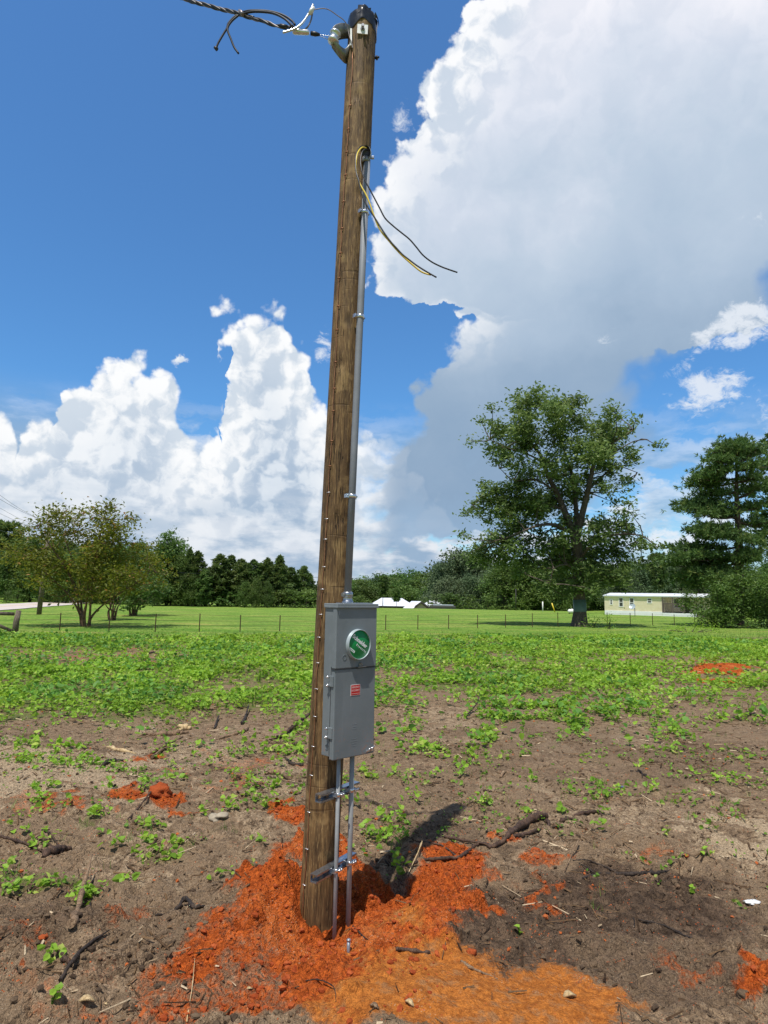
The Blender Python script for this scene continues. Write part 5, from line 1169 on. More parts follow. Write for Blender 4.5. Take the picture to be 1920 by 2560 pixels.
# ------------------------------------------------------------------ leafy trees and bushes built once and copied
def copy_tree(o, loc, rz=0.0, sc=(1, 1, 1), label=None, group=None):
    c = o.copy(); scene.collection.objects.link(c); c.location = loc; c.rotation_euler = (0, 0, rz); c.scale = sc
    if label: c['label'] = label
    if group: c['group'] = group
    for ch in list(o.children):
        d = ch.copy(); scene.collection.objects.link(d); d.parent = c
        for g_ in ch.children:
            e = g_.copy(); scene.collection.objects.link(e); e.parent = d
    return c
def leafy(name, seed, h, w, mat, nl=26, lsize=0.5, per=5.0, low=0.25, lp_=12, clump=1.1, trunk=True):
    """unit tree of height h, crown width w"""
    rs = np.random.RandomState(seed); r0 = empty(name, (0, 0, -50), 'tree', 'tree'); lobes = []
    for k in range(nl):
        u = rs.rand(); z = h*(low+(0.93-low)*u); prof = math.sin(math.pi*min(1, (0.25+0.75*u)))**0.6 if u > 0.15 else 0.75
        a = rs.rand()*6.28; rr = w/2*prof*rs.uniform(0.2, 0.85); lobes.append((math.cos(a)*rr, math.sin(a)*rr, z, w*rs.uniform(0.11, 0.2)))
    lobes.append((0, 0, h*0.92, w*0.13)); V, t = lobe_leaves(lobes, per, lsize, rs, clump, 0.35, 0.6, 0.6, 0.85, lp_)
    quads_obj('crown', V, t, L_[mat], r0); mb = MB(); limb(mb, (0, 0, -0.5), (rs.normal()*.2, rs.normal()*.2, h*0.6), h*0.022, h*0.010, rs, 0.03, 8)
    for l in lobes[::2]: limb(mb, (0, 0, h*rs.uniform(.2, .5)), l[:3], h*.008, .02, rs, .08, 5, 4)
    mb.build('trunk', M['bark'], r0); r0['h'] = h; return r0
def piney(seed, h, bare, spread, tiers, L=0.8, nt=8, conic=1.0, mat='pine', per_branch=13):
    rs = np.random.RandomState(seed); r0 = empty('pine_tree', (0, 0, -50), 'pine', 'tree'); n = pine_build(r0, h, bare, spread, rs, tiers, L, nt, trunk_r=h*0.014, conic=conic, mat=mat, per_branch=per_branch); r0['h'] = h; return r0
VAR = {'pine': [piney(101+i, 12.0, 0.06, 2.3, 26, 0.55, 10, (1.0, 1.4, 1.15, .9, 1.25)[i], per_branch=15) for i in range(5)],
       'tallpine': [piney(121+i, 16.0, 0.42, 3.0, 20, 0.85, 9, 0.6) for i in range(2)],
       'hard': [leafy('leafy_tree', 131+i, 12, 9, 'hard', 38, 0.42, 7.5, 0.06) for i in range(3)],
       'oak': [leafy('oak_tree', 141+i, 11, 13, 'oak', 46, 0.42, 7.5, 0.05) for i in range(2)],
       'bush': [leafy('bush', 151+i, 3.2, 4.5, 'hard', 14, 0.32, 10, 0.05, 10, 0.6) for i in range(2)]}
used = set()
def plant(kind, px, top, Y, label, group=None, seed=0, wsc=1.0, cat='tree'):
    rs = np.random.RandomState(int(px*7+Y*13+seed) % 99991); v = VAR[kind][rs.randint(len(VAR[kind]))]; x = at(px, 1500, Y).x; z = H1(x, Y, False); h = at(px, top, Y).z-z
    s = h/v['h']*rs.uniform(.93, 1.04); ws = s*wsc*rs.uniform(0.78, 1.22)
    if v.name not in used:
        used.add(v.name); v.location = (x, Y, z); v.rotation_euler = (0, 0, rs.rand()*6.28); v.scale = (ws, ws, s); o = v; o['label'] = label; o['group'] = group or ''
        if not group: del o['group']
        o['category'] = cat
    else: o = copy_tree(v, (x, Y, z), rs.rand()*6.28, (ws, ws, s), label, group); o['category'] = cat; 
    return o
rr = np.random.RandomState(77)
ORD = ['leftmost', 'second from the left', 'third from the left', 'fourth from the left', 'fifth from the left', 'rightmost']
def row(kind, pts, Y, jy, label, group, wsc=1.0):
    for k, (x, t) in enumerate(pts): plant(kind, x, t, Y+rr.uniform(-jy, jy), label if '%s' not in label else label % (ORD[-1] if k == len(pts)-1 else ORD[k]), group, wsc=wsc)
L1 = 'dark tree of the roadside wood behind the crape myrtles at far left'; G1 = 'trees of the roadside wood at far left'
row('hard', [(-60, 1360), (-10, 1372), (30, 1348), (75, 1340), (118, 1338), (160, 1345), (205, 1352), (250, 1350), (295, 1345), (340, 1350)], 104, 6, L1, G1, 1.0)
row('hard', [(-90, 1350), (10, 1380), (60, 1375), (110, 1372), (165, 1380), (230, 1372), (280, 1370), (330, 1370)], 96, 4, L1, G1, 0.9)
row('hard', [(-30, 1365), (50, 1352), (140, 1350), (215, 1360), (300, 1358), (365, 1370)], 118, 5, L1, G1, 1.2)
plant('tallpine', 6, 1318, 108, 'pine top poking above the roadside wood at the left edge')
for x, t, yy in ((18, 1478, 88), (45, 1470, 92), (95, 1484, 96), (140, 1480, 99), (200, 1478, 100), (330, 1485, 98), (390, 1484, 96)): plant('bush', x, t, yy, 'low bush at the foot of the roadside wood at far left', 'bushes along the roadside wood', cat='bush')
G2 = 'dark trees of the stand behind the field, right of the broad crape myrtle'; l2 = 'tall dark tree in the stand between the crape myrtles and the pine row'
plant('hard', 415, 1325, 93, 'tallest round-topped tree in the stand behind the field at left', wsc=0.8)
row('hard', [(395, 1345), (440, 1350), (460, 1372)], 95, 3, l2, G2, 0.85); row('pine', [(470, 1378), (488, 1384), (504, 1418), (426, 1400), (452, 1400)], 92, 3, l2, G2, 1.15); row('hard', [(385, 1400), (420, 1405), (480, 1425)], 91, 2, l2, G2, .8)
G3 = 'pines in the row behind the field left of the pole'; l3 = 'dark conical pine in the row behind the field, left of the wooden pole'
row('pine', [(545, 1388), (572, 1392), (600, 1398), (632, 1396), (662, 1394), (692, 1392)], 94, 2, '%s of six tall dark front pines left of the pole', G3, 1.3)
row('pine', [(530, 1412), (558, 1404), (586, 1408), (616, 1410), (648, 1404), (678, 1408), (705, 1412)], 99, 3, l3, G3, 1.35)
row('pine', [(732, 1422), (752, 1418), (775, 1436), (800, 1446), (725, 1446), (764, 1448)], 100, 3, 'shorter pine at the right end of the row, beside the wooden pole', 'shorter pines beside the wooden pole', 1.35)
for x, t, w_ in ((612, 1450, 'left'), (640, 1446, 'middle'), (668, 1455, 'right')): plant('hard', x, t, 88, w_+' one of three low pale leafy trees standing before the pine row', 'lower leafy trees before the pine row', wsc=0.85)
for x, t in ((520, 1470), (560, 1476), (700, 1476), (735, 1478), (770, 1478), (590, 1478), (640, 1480), (480, 1480), (450, 1478)): plant('bush', x, t, 92, 'brush at the foot of the pine row', 'brush below the pine row', wsc=1.5, cat='bush')
G4 = 'trees of the far wood behind the white roofs'; l4 = 'far green tree in the wood behind the white-roofed buildings'
row('hard', [(870, 1446), (895, 1440), (922, 1436), (950, 1434), (978, 1432), (1004, 1430), (1030, 1431), (1056, 1428), (1082, 1430), (1108, 1426), (1140, 1420)], 180, 6, l4, G4, 1.25)
row('hard', [(882, 1458), (910, 1452), (940, 1450), (968, 1452), (995, 1450), (1022, 1452), (1048, 1450), (1075, 1450), (1100, 1448)], 168, 4, l4, G4, 1.3)
row('hard', [(850, 1446), (830, 1450), (905, 1464), (955, 1466), (1010, 1466), (1062, 1464)], 160, 3, l4, G4, 1.5)
plant('hard', 898, 1485, 138, 'small yellow-green tree left of the white roofs', wsc=1.3)
plant('tallpine', 957, 1440, 112, 'slender pine in front of the white roof, the taller of two', wsc=.9); plant('tallpine', 991, 1470, 112, 'slender pine in front of the white roof, the shorter of two', wsc=.9)
G5 = 'grey-green oaks right of the white roofs'; l5 = 'broad grey-green oak right of the white-roofed buildings'
row('oak', [(1105, 1412), (1150, 1392), (1195, 1384), (1240, 1400)], 138, 2, '%s of four grey-green oaks right of the white roofs', G5, 0.75); row('oak', [(1125, 1440), (1175, 1432), (1225, 1430), (1270, 1425)], 132, 1, l5, G5, 0.85)
G6 = 'dark trees behind the big pecan'; l6 = 'dark tree in the wood behind the large pecan'
row('hard', [(1265, 1402), (1300, 1396), (1335, 1402), (1370, 1398), (1405, 1400), (1440, 1395), (1475, 1400), (1510, 1404)], 120, 3, l6, G6, 1.0)
row('hard', [(1250, 1432), (1285, 1436), (1320, 1434), (1355, 1436), (1390, 1432), (1425, 1436), (1460, 1434), (1495, 1436), (1530, 1430)], 126, 3, l6, G6, 1.2)
row('bush', [(1090, 1490), (1130, 1488), (1175, 1490), (1220, 1492), (1265, 1490), (1310, 1494), (1355, 1494), (1400, 1494), (1450, 1494), (1490, 1494)], 119, 2, 'brush at the foot of the wood behind the pecan', 'brush below the far wood', 1.5)
G7 = 'trees behind the mobile home'; l7 = 'tree in the wood behind the mobile home'
row('oak', [(1560, 1420), (1610, 1412), (1665, 1418), (1720, 1412)], 102, 3, l7, G7, 0.8); row('hard', [(1535, 1408), (1580, 1400), (1640, 1405), (1700, 1400), (1760, 1405), (1815, 1395), (1870, 1400), (1920, 1392), (1965, 1385)], 112, 3, l7, G7, 1.0)
row('hard', [(1745, 1430), (1790, 1425), (1850, 1425), (1905, 1430), (1950, 1420)], 80, 3, l7, G7, 1.0)
plant('tallpine', 1648, 1380, 90, 'small open pine above the mobile home roof', wsc=.8); 
# ---- the shrub thicket at the right
def thicket(px, pbase, Yc, lobes_px, label, seed, mat='shrub', per=22, ls=0.2, depth=1.2):
    rs = np.random.RandomState(seed); b = at(px, pbase, Yc); t_ = empty('shrub', (b.x, Yc, H1(b.x, Yc, False)), label, 'shrub'); lobes = px_tree(0, 0, 1, lobes_px, Yc, rs, depth)
    V, t = lobe_leaves(lobes, per, ls, rs, 0.5, 0.35, 0.9, 0.5, 0.7, 12); quads_obj('foliage', V-np.array(t_.location), t, L_[mat], t_); mb = MB()
    for l in lobes: c = Vector(l[:3])-t_.location; limb(mb, (c.x*0.25, c.y*.25, -0.1), c, 0.04, 0.01, rs, .1, 5, 5)
    mb.build('stems', M['bark'], t_); return t_
c7L = lambda L: [(1120+x/2.074, 940+y/2.074, r/2.074) for x, y, r in L]
thicket(1812, 1566, gp(1812, 1568).y, c7L([(1420, 1060, 60), (1360, 1110, 60), (1330, 1180, 60), (1300, 1220, 35), (1275, 1190, 34), (1262, 1235, 28), (1300, 1140, 34), (1330, 1280, 30), (1480, 1060, 60), (1430, 1140, 90), (1380, 1220, 80), (1350, 1270, 45), (1470, 1220, 90), (1540, 1100, 70), (1530, 1190, 80), (1560, 1240, 60), (1450, 1280, 50), (1520, 1290, 40), (1400, 1285, 30)]), 'big dense dark green shrub hiding the right end of the mobile home', 61, per=60, ls=0.19, depth=1.6)
thicket(1905, 1560, 46, c7L([(1600, 1110, 60), (1630, 1060, 60), (1650, 1150, 70), (1610, 1220, 60), (1650, 1240, 60), (1680, 1100, 70), (1700, 1200, 80), (1600, 1280, 35), (1660, 1290, 40)]), 'dense shrub at the right edge, next to the big one', 62, per=50, ls=0.2, depth=1.3)
c5b = c5([(930, 870, 26), (900, 885, 22), (960, 880, 24), (985, 890, 16), (870, 895, 14)])
thicket(393, 1600, gp(393, 1602).y, c5b, 'small dark leafy bush at the far edge of the vine patch, left of the pole', 63, 'weed', 160, .09, .2)
c5b = c5([(1070, 875, 20), (1110, 868, 22), (1150, 880, 16), (1035, 880, 14)])
thicket(462, 1598, gp(462, 1600).y, c5b, 'low bright green bush just right of the small dark leafy bush', 64, 'vine', 160, .09, .2)
b7 = c7L([(745, 1275, 18), (770, 1265, 16), (725, 1285, 12)])
thicket(1482, 1562, YP-1.0, b7, 'wispy sapling at the foot of the large pecan, on its right', 65, 'weed', 90, .14, .3)
b7 = c7L([(832, 1275, 14), (836, 1255, 10), (828, 1295, 10)])
thicket(1521, 1560, YP-3.0, b7, 'thin weedy sapling by the wire fence, left of the mobile home', 66, 'weed', 90, .14, .2)
b7 = c7L([(1180, 1310, 28), (1240, 1305, 26), (1290, 1300, 30), (1140, 1318, 18), (1340, 1308, 28), (1400, 1312, 26)])
thicket(1722, 1574, gp(1722, 1580).y, b7, 'low bright leafy thicket along the fence in front of the big shrub', 67, 'vine', 110, .10, .4)

# ------------------------------------------------------------------ mobile home
YL, YR = 85.0, 70.0
A = at(1512, 1536, YL); Bp = at(1766, 1549, 77.0); zA = H1(A.x, YL, False)
M['siding'] = None
def siding_mat():
    m, T = material('cream_lap_siding'); co = T.n('ShaderNodeTexCoord').outputs['Object']; sp = T.n('ShaderNodeSeparateXYZ'); T.put(sp.inputs[0], co)
    f = T.m('FRACT', T.m('MULTIPLY', sp.outputs[2], 1/0.19)); ln = T.ss(f, 0.10, 0.0); n = T.noise(co, 2.0, 4, 0.6)
    c = T.mix(T.ss(n, .3, .7), srgb(240, 224, 192), srgb(250, 236, 208)); setb(T, c, 0.6, 0, T.m('SUBTRACT', f, ln), 0.8, 0.03); return m
M['siding'] = siding_mat(); M['roof_white'] = simple('white_metal_roof', (0.80, 0.82, 0.85), 0.35, 0.1, 0.08, 0.6); M['trim'] = simple('white_trim', (0.78, 0.78, 0.76), 0.6)
M['skirt'] = simple('white_skirting', (0.78, 0.80, 0.82), 0.6, 0, 0.06, 1.0); M['glass'] = simple('window_glass', (0.03, 0.035, 0.04), 0.08, 0, 0.3, 2.0, spec=0.9); M['deck'] = simple('weathered_deck_wood', srgb(96, 86, 80), 0.85, 0, .25, 5.0); M['blind'] = simple('window_blind', srgb(150, 152, 150), .7)
fl = Vector((A.x, A.y, 0)); fr = Vector((Bp.x, Bp.y, 0)); Lx = (fr-fl).length; hx = (fr-fl).normalized(); ang = math.atan2(hx.y, hx.x)
mh = empty('mobile_home', (A.x, A.y, zA), 'cream single-storey mobile home with a white roof, white skirting and a dark porch', 'mobile home', rz=ang)
def hloc(px): # local x of the pixel column on the front wall
    v = ray(px, 1510); nrm = Vector((hx.y, -hx.x, 0)); k = (fl).dot(nrm)/(v.x*nrm.x+v.y*nrm.y); P = Vector((v.x*k, v.y*k, 0)); return (P-fl).dot(hx)
ZE = at(1512, 1490.5, YL).z-zA; ZS = at(1512, 1525.5, YL).z-zA; DH = 4.3; xp = hloc(1657); xpe = hloc(1741)
MB().box(0, xp, 0, DH, ZS, ZE, 0.0).build('wall', M['siding'], mh)
MB().box(xp, Lx, 1.6, DH, ZS, ZE).build('porch_wall', M['siding'], mh)
MB().box(0.02, xp, -0.03, 0.05, -0.3, ZS).build('skirting', M['skirt'], mh)
MB().box(xp, xpe, -0.25, 1.55, -0.35, ZS-0.12).build('porch_skirting', M['skirt'], mh)
b = MB(); b.box(-0.15, Lx, -0.22, DH+0.15, ZE, ZE+0.10); 
b.b.verts.ensure_lookup_table()
pr = [(-0.15, -0.24, ZE+0.10), (-0.15, DH/2, ZE+0.46), (-0.15, DH+.16, ZE+0.10)]; q = [(Lx, y, z) for (_, y, z) in pr]
b.poly([pr[0], q[0], q[1], pr[1]]); b.poly([pr[1], q[1], q[2], pr[2]]); b.poly([pr[0], pr[1], pr[2]]); b.poly([q[2], q[1], q[0]]); b.build('roof', M['roof_white'], mh, False)
MB().box(DH, DH+.1, DH/2, DH/2+.1, ZE+.46, ZE+.62).build('roof_vent', M['black'], mh)
for (px0, px1, py0, py1) in ((1526.5, 1530.5, 1500, 1510), (1549, 1557, 1495.5, 1515.5), (1575.5, 1584, 1496, 1517), (1620, 1628.5, 1497, 1506.5)):
    a, c = hloc(px0), hloc(px1); yy = fl.y+hx.y*(a+c)/2; z1_, z0_ = at(px0, py0, yy).z-zA, at(px0, py1, yy).z-zA
    fz = MB(); w_ = 0.09; fz.box(a-w_, c+w_, -0.04, 0.0, z1_, z1_+w_); fz.box(a-w_, c+w_, -0.04, 0.0, z0_-w_, z0_); fz.box(a-w_, a, -0.04, 0.0, z0_, z1_); fz.box(c, c+w_, -0.04, 0.0, z0_, z1_); fz.box(a, c, -0.035, 0, (z0_+z1_)/2-.03, (z0_+z1_)/2+.03)
    win = fz.build('window', M['trim'], mh); MB().box(a, c, -0.012, 0.0, z0_, z1_).build('pane', M['glass'], win)
a, c = hloc(1675), hloc(1687); fz = MB(); fz.box(a-.1, c+.1, 1.56, 1.6, 1.0, 2.15); win = fz.build('window', M['trim'], mh); MB().box(a, c, 1.545, 1.56, 1.1, 2.05).build('pane', M['glass'], win)
a, c = hloc(1700), hloc(1712); dr = MB().box(a, c, 1.55, 1.6, ZS, 2.2).build('door', M['deck'], mh)
for px in (1657.5, 1682, 1709, 1738): x = hloc(px); MB().box(x-.06, x+.06, -0.2, -0.08, ZS-.12, ZE).build('porch_post', M['deck'], mh)
rl = MB(); z0_ = ZS; rl.box(xp, xpe-1.2, -0.17, -0.11, z0_+.95, z0_+1.05); rl.box(xp, xpe-1.2, -0.17, -0.11, z0_+.05, z0_+.12)
x = xp+.1
while x < xpe-1.2: rl.box(x, x+.07, -0.16, -0.12, z0_+.1, z0_+.95); x += 0.16
rl.build('porch_rail', M['deck'], mh)
sp_ = MB(); 
for k in range(4): sp_.box(xpe+.25*k, xpe+.25*k+.3, 0, 1.2, 0, ZS-.12-.15*k)
sp_.box(xpe, xpe+.05, -0.05, 0.0, ZS, ZS+1.0); sp_.obox((xpe+.6, -.05, ZS+.55), (.62, 0, -.42), (0, .03, 0), (0, 0, .06)); sp_.build('porch_steps', M['deck'], mh)
# satellite dish on a post
dp = gp(1587.5, 1541); sdh = empty('satellite_dish', (dp.x, dp.y, H1(dp.x, dp.y, False)), 'small pale satellite dish on a post in front of the mobile home', 'satellite dish'); zt = at(1587, 1520, dp.y).z-sdh.location.z
MB().cyl((0, 0, -.2), (0, 0, zt), 0.04, 8).build('post', M['galv'], sdh); MB().lathe((-.25, 0, zt+.12), Vector((-.5, -.6, .5)), [(0, 0), (.2, .02), (.36, .1)], 20).build('dish', M['ring'], sdh); MB().tube([(-.2, 0, zt), (-.5, -.35, zt+.1), (-.6, -.45, zt+.45)], .02, 5).build('feed_arm', M['galv'], sdh)

# ------------------------------------------------------------------ white-roofed buildings beyond the crest
M['tan'] = simple('tan_wall', srgb(182, 172, 150), .8); M['darktrim'] = simple('dark_trim', srgb(70, 66, 62), .7); M['shade'] = simple('dark_siding', srgb(62, 60, 58), .8)
c6 = lambda x, y: (860+x/4.1475, 1340+y/4.1475)
def gable(name, label, x0, x1, ye, yr, Y, depth, ridge_along=True, wall='tan', zdrop=6, gable_px=None):
    """white metal gable roof between pixel columns, eave and ridge rows"""
    a, c = at(*c6(x0, ye), Y), at(*c6(x1, ye), Y); zr = at(*c6(x0, yr), Y+depth/2).z; root = empty(name, (a.x, Y, a.z-zdrop), label, 'building'); w = c.x-a.x
    ze = zdrop; zr = zr-a.z+zdrop; MB().box(0.3, w-0.3, 0.3, depth-.3, 0, ze-0.02).build('wall', M[wall], root)
    b = MB(); t = .12
    if ridge_along:
        i = gable_px or 0
        P = [(0, 0, ze), (w, 0, ze), (w-i, depth/2, zr), (i, depth/2, zr), (0, depth, ze), (w, depth, ze)]
        b.poly([P[0], P[1], P[2], P[3]]); b.poly([P[3], P[2], P[5], P[4]]); b.poly([P[0], P[3], P[4]]); b.poly([P[1], P[5], P[2]])
    else:
        P = [(0, 0, ze), (w/2, 0, zr), (w, 0, ze), (0, depth, ze), (w/2, depth, zr), (w, depth, ze)]; b.poly([P[0], P[1], P[4], P[3]]); b.poly([P[1], P[2], P[5], P[4]])
        g_ = MB(); g_.poly([(0.4, 0.3, ze), (w-.4, 0.3, ze), (w/2, 0.3, zr-.25)]); g_.build('gable_wall', M['tan'], root); g_ = MB()
        g_.obox(((w/4), -.02, (ze+zr)/2), (w/4, 0, (zr-ze)/2), (0, .06, 0), (0, 0, .14)); g_.obox(((3*w/4), -.02, (ze+zr)/2), (w/4, 0, -(zr-ze)/2), (0, .06, 0), (0, 0, .14)); g_.build('gable_trim', M['darktrim'], root)
    b.build('roof', M['roof_white'], root, False); return root
gable('barn', 'long white-roofed building behind the field crest, just right of the meter box', 250, 745, 722, 638, 122, 12, True, 'shade', 6, 2.4)
r_ = gable('house', 'smaller building with a white roof and tan gable end, right of the long white roof', 700, 905, 757, 680, 113, 14, False, 'tan', 5)
b = MB(); p0 = at(*c6(612, 745), 112)-r_.location; p1 = at(*c6(720, 748), 112)-r_.location; p2 = at(*c6(800, 676), 116)-r_.location; p3 = at(*c6(700, 674), 118)-r_.location; b.poly([p0, p1, p2, p3]); dn = Vector((0, 0, -.15)); b.poly([p0+dn, p1+dn, p1, p0]); b.build('side_roof', M['roof_white'], r_, False)
gable('shed', 'white-roofed shed farthest right of the white roofs, partly under the oaks', 820, 1065, 728, 668, 121, 9, True, 'shade', 6, 1.5)
# parked camper under the oaks
cp = at(*c6(905, 757), 111); cw = at(*c6(1180, 757), 111).x-cp.x; ch = at(*c6(905, 722), 111).z-cp.z
cr = empty('camper_trailer', (cp.x, 111, cp.z-1.2), 'dark and silver camper trailer parked under the oaks right of the white roofs', 'camper'); hh = ch+1.2
MB().box(0, cw*0.93, 0, 2.4, .5, hh, .15).build('body', M['shade'], cr); MB().box(cw*.02, cw*.9, -.02, 0, hh*.50, hh*.62).build('stripe', M['ring'], cr); MB().box(cw*.1, cw*.85, .3, 2.1, hh, hh+.2, .05).build('roof_unit', M['ring'], cr)
for k in (.2, .5, .72): MB().box(cw*k, cw*k+.9, -.03, 0, hh*.66, hh*.9).build('window', M['glass'], cr)
for k in (.35, .47): MB().cyl((cw*k, -.05, .4), (cw*k, .2, .4), .4, 16).build('wheel', M['black'], cr)
# propane tank
pt = gp(1430, 1534); w0 = at(1420, 1525, pt.y).x-at(1441, 1525, pt.y).x; w0 = abs(w0); tk = empty('propane_tank', (pt.x, pt.y, H1(pt.x, pt.y, False)), 'white propane tank lying on the grass left of the big pecan trunk', 'tank'); r = w0*0.24
ax_ = Vector((1, 0, 0)); MB().lathe((-w0/2, 0, r*1.25), ax_, [(0.0, 0), (r*.6, r*.15), (r*.93, r*.5), (r, r*.9), (r, w0-r*.9), (r*.93, w0-r*.5), (r*.6, w0-r*.15), (0, w0)], 24).build('tank', M['trim'], tk); MB().cyl((0, 0, r*2.2), (0, 0, r*2.5), r*.3, 12).build('lid', M['trim'], tk)
for k in (-.3, .3): MB().box(w0*k-.06, w0*k+.06, -r*.6, r*.6, -.1, r*.45).build('foot', M['darktrim'], tk)
# pale rolled bale / tank at the left tree line
pt = gp(510, 1512); w0 = abs(at(500, 1500, pt.y).x-at(521, 1500, pt.y).x); wt = empty('water_tank', (pt.x, pt.y, H1(pt.x, pt.y, False)), 'pale rounded tank at the foot of the pines, left of the pole', 'tank'); r = w0*.36
MB().lathe((-w0/2, 0, r), (1, 0, 0), [(0, 0), (r*.7, r*.1), (r, r*.5), (r, w0-r*.5), (r*.7, w0-r*.1), (0, w0)], 24).build('tank', M['ring'], wt); MB().box(w0*.5, w0*.62, -.2, .2, 0, .5, .05).build('marker', M['trim'], wt)

# ------------------------------------------------------------------ fences and poles
M['tpost'] = simple('rusty_green_post', srgb(84, 66, 50), .8, .2, .3, 8.0); M['oldwood'] = wood_material('grey_fence_wood', srgb(82, 72, 62), srgb(122, 108, 94), srgb(156, 142, 126), 0.2, 1.0)
posts = [(148.5, 1581, 1532), (272, 1579, 1551), (388, 1576, 1534), (498, 1578, 1534), (600, 1578, 1537), (699, 1577, 1538), (791, 1577, 1538), (964, 1574, 1537), (1044.5, 1574, 1537), (1121.5, 1573, 1537), (1194, 1572, 1537), (1264, 1571, 1536), (1331, 1568, 1533), (1395, 1568, 1531),
         (1518.5, 1563, 1531), (1576, 1563, 1532), (1632, 1567, 1533), (1686, 1560, 1536), (1737, 1560, 1538)]
fp = [gp(x, y) for x, y, _ in posts]
Yl = lambda x: np.interp(x, [p[0] for p in posts], np.poly1d(np.polyfit([p[0] for p in posts], [q.y for q in fp], 2))([p[0] for p in posts]))
f0 = Vector((at(148, 1500, Yl(148)).x, float(Yl(148)), 0)); fence = empty('wire_fence', (f0.x, f0.y, H1(f0.x, f0.y, False)), 'rusty wire fence on thin steel posts running across the whole field', 'fence')
tops = []
for (px, py, pt_) in posts:
    Y = float(Yl(px)); x = at(px, py, Y).x; z = H1(x, Y, False); h = at(px, pt_, Y).z-z; h = max(h, .62); q = Vector((x, Y, z))-fence.location; tops.append((q, h))
    b = MB(); b.box(q.x-.022, q.x+.022, q.y-.004, q.y+.004, q.z-.2, q.z+h); b.box(q.x-.004, q.x+.004, q.y-.03, q.y, q.z-.2, q.z+h)
    for k in range(5): b.box(q.x-.010, q.x+.010, q.y-.034, q.y-.03, q.z+h*(.3+k*.15), q.z+h*(.3+k*.15)+.02)
    b.build('post', M['tpost'], fence)
ext = [(tops[0][0]+Vector((-4.3, -3.5, 0)), tops[0][1])]+tops+[(tops[-1][0]+Vector((9, 1.5, 0)), tops[-1][1])]
for f in (0.35, .62, .92): MB().tube([q+Vector((0, 0, h*f+.01*math.sin(i*3+f*9))) for i, (q, h) in enumerate(ext)], 0.0045, 4).build('wire', M['tpost'], fence)
# wooden brace corner at the left edge
wp = gp(37, 1583); wf = empty('wooden_fence', (wp.x, wp.y, H1(wp.x, wp.y, False)), 'weathered wooden post with a rail and a slanting brace at the left edge', 'fence'); hp_ = at(44, 1526, wp.y).z-wf.location.z
lx = Vector((.10, 0, 0)); MB().tube([(0, 0, -.3), (.02, 0, hp_*.5), (.08, 0, hp_)], [.115, .11, .095], 12).build('post', M['oldwood'], wf)
r0 = at(36, 1535, wp.y)-wf.location; r1 = at(-90, 1533, wp.y-.6)-wf.location; MB().tube([r0, r0.lerp(r1, .5)+Vector((0, 0, .02)), r1], [.07, .075, .08], 10).build('rail', M['oldwood'], wf)
r0 = at(32, 1579, wp.y-.05)-wf.location; r1 = at(-85, 1528, wp.y-.6)-wf.location; MB().tube([r0, r1], [.065, .075], 10).build('brace', M['oldwood'], wf)
r1 = Vector((at(-92, 1583, wp.y-.6).x-wf.location.x, -.6, 0)); MB().tube([r1-Vector((0, 0, .3)), r1+Vector((.06, 0, hp_))], [.115, .1], 12).build('post', M['oldwood'], wf)
# roadside utility pole with its lines
up = gp(97, 1537); uz = H1(up.x, up.y, False); upo = empty('roadside_pole', (up.x, up.y, uz), 'leaning grey utility pole by the road, mostly hidden behind the broad crape myrtle', 'pole'); ut = at(124, 1305, up.y+.6)-upo.location
MB().tube([(0, 0, -.3), ut*.5, ut], [.17, .15, .12], 12).build('shaft', M['oldwood'], upo); MB().tube([ut*.985+Vector((-.15, 0, -.1)), ut*.985+Vector((.7, .3, -.2))], [.05, .05], 6).build('crossarm', M['oldwood'], upo); MB().cyl(ut-Vector((0, 0, .05)), ut+Vector((0, 0, .22)), .06, 8).build('insulator', M['cast'], upo)
tpw = upo.location+ut
wires = [((0, 1238), (124, 1308), .02), ((0, 1248), (124, 1312), .02), ((0, 1270), (124, 1322), .016), ((0, 1284), (124, 1330), .016), ((0, 1326), (62, 1343), .02)]
for i, (a, c, r) in enumerate(wires):
    P1 = Vector((tpw.x+(.5 if i % 2 else 0), tpw.y, at(c[0], c[1], tpw.y).z)); P0 = at(a[0], a[1], up.y*0.62); P00 = P0+(P0-P1)*1.2+Vector((0, 0, .8)); pts = spline([P00, P0, P0.lerp(P1, .5)-Vector((0, 0, .12)), P1], 6)
    o = MB().tube([p-P1 for p in pts], r*.4, 4).build('power_line', M['black']); o.location = P1; tag(o, 'thin power line slanting down from the upper left edge to the roadside pole', 'power line', 'power lines at the left edge')
P0 = Vector((tpw.x, tpw.y, at(124, 1420, tpw.y).z)); o = MB().tube([Vector((0, 0, 0)), at(500, 1434, 90)-P0, at(800, 1444, 110)-P0, at(1200, 1452, 150)-P0], .022, 4).build('power_line', M['black']); o.location = P0; tag(o, 'thin dark line running level in front of the pine row', 'power line')
# slim posts far off by the pecan
for (px, y0, y1, Y, mt, lb) in ((1290, 1525, 1472, 100, 'shade', 'thin dark pole in front of the wood left of the pecan'), (1357, 1526, 1504, 96, 'trim', 'short white post on the field left of the pecan'), (1388, 1527, 1508, 92, 'yellow', 'short leaning yellow guy-wire marker left of the pecan')):
    q = at(px, y0, Y); z = H1(q.x, Y, False); q.z = z; h = at(px, y1, Y).z-z; e = MB().tube([(0, 0, -.1), (-.45 if mt == 'yellow' else 0, 0, h)], .08 if mt != 'shade' else .06, 8).build('marker_post' if mt != 'shade' else 'slim_pole', M[mt]); e.location = q; tag(e, lb, 'post' if mt != 'shade' else 'pole')
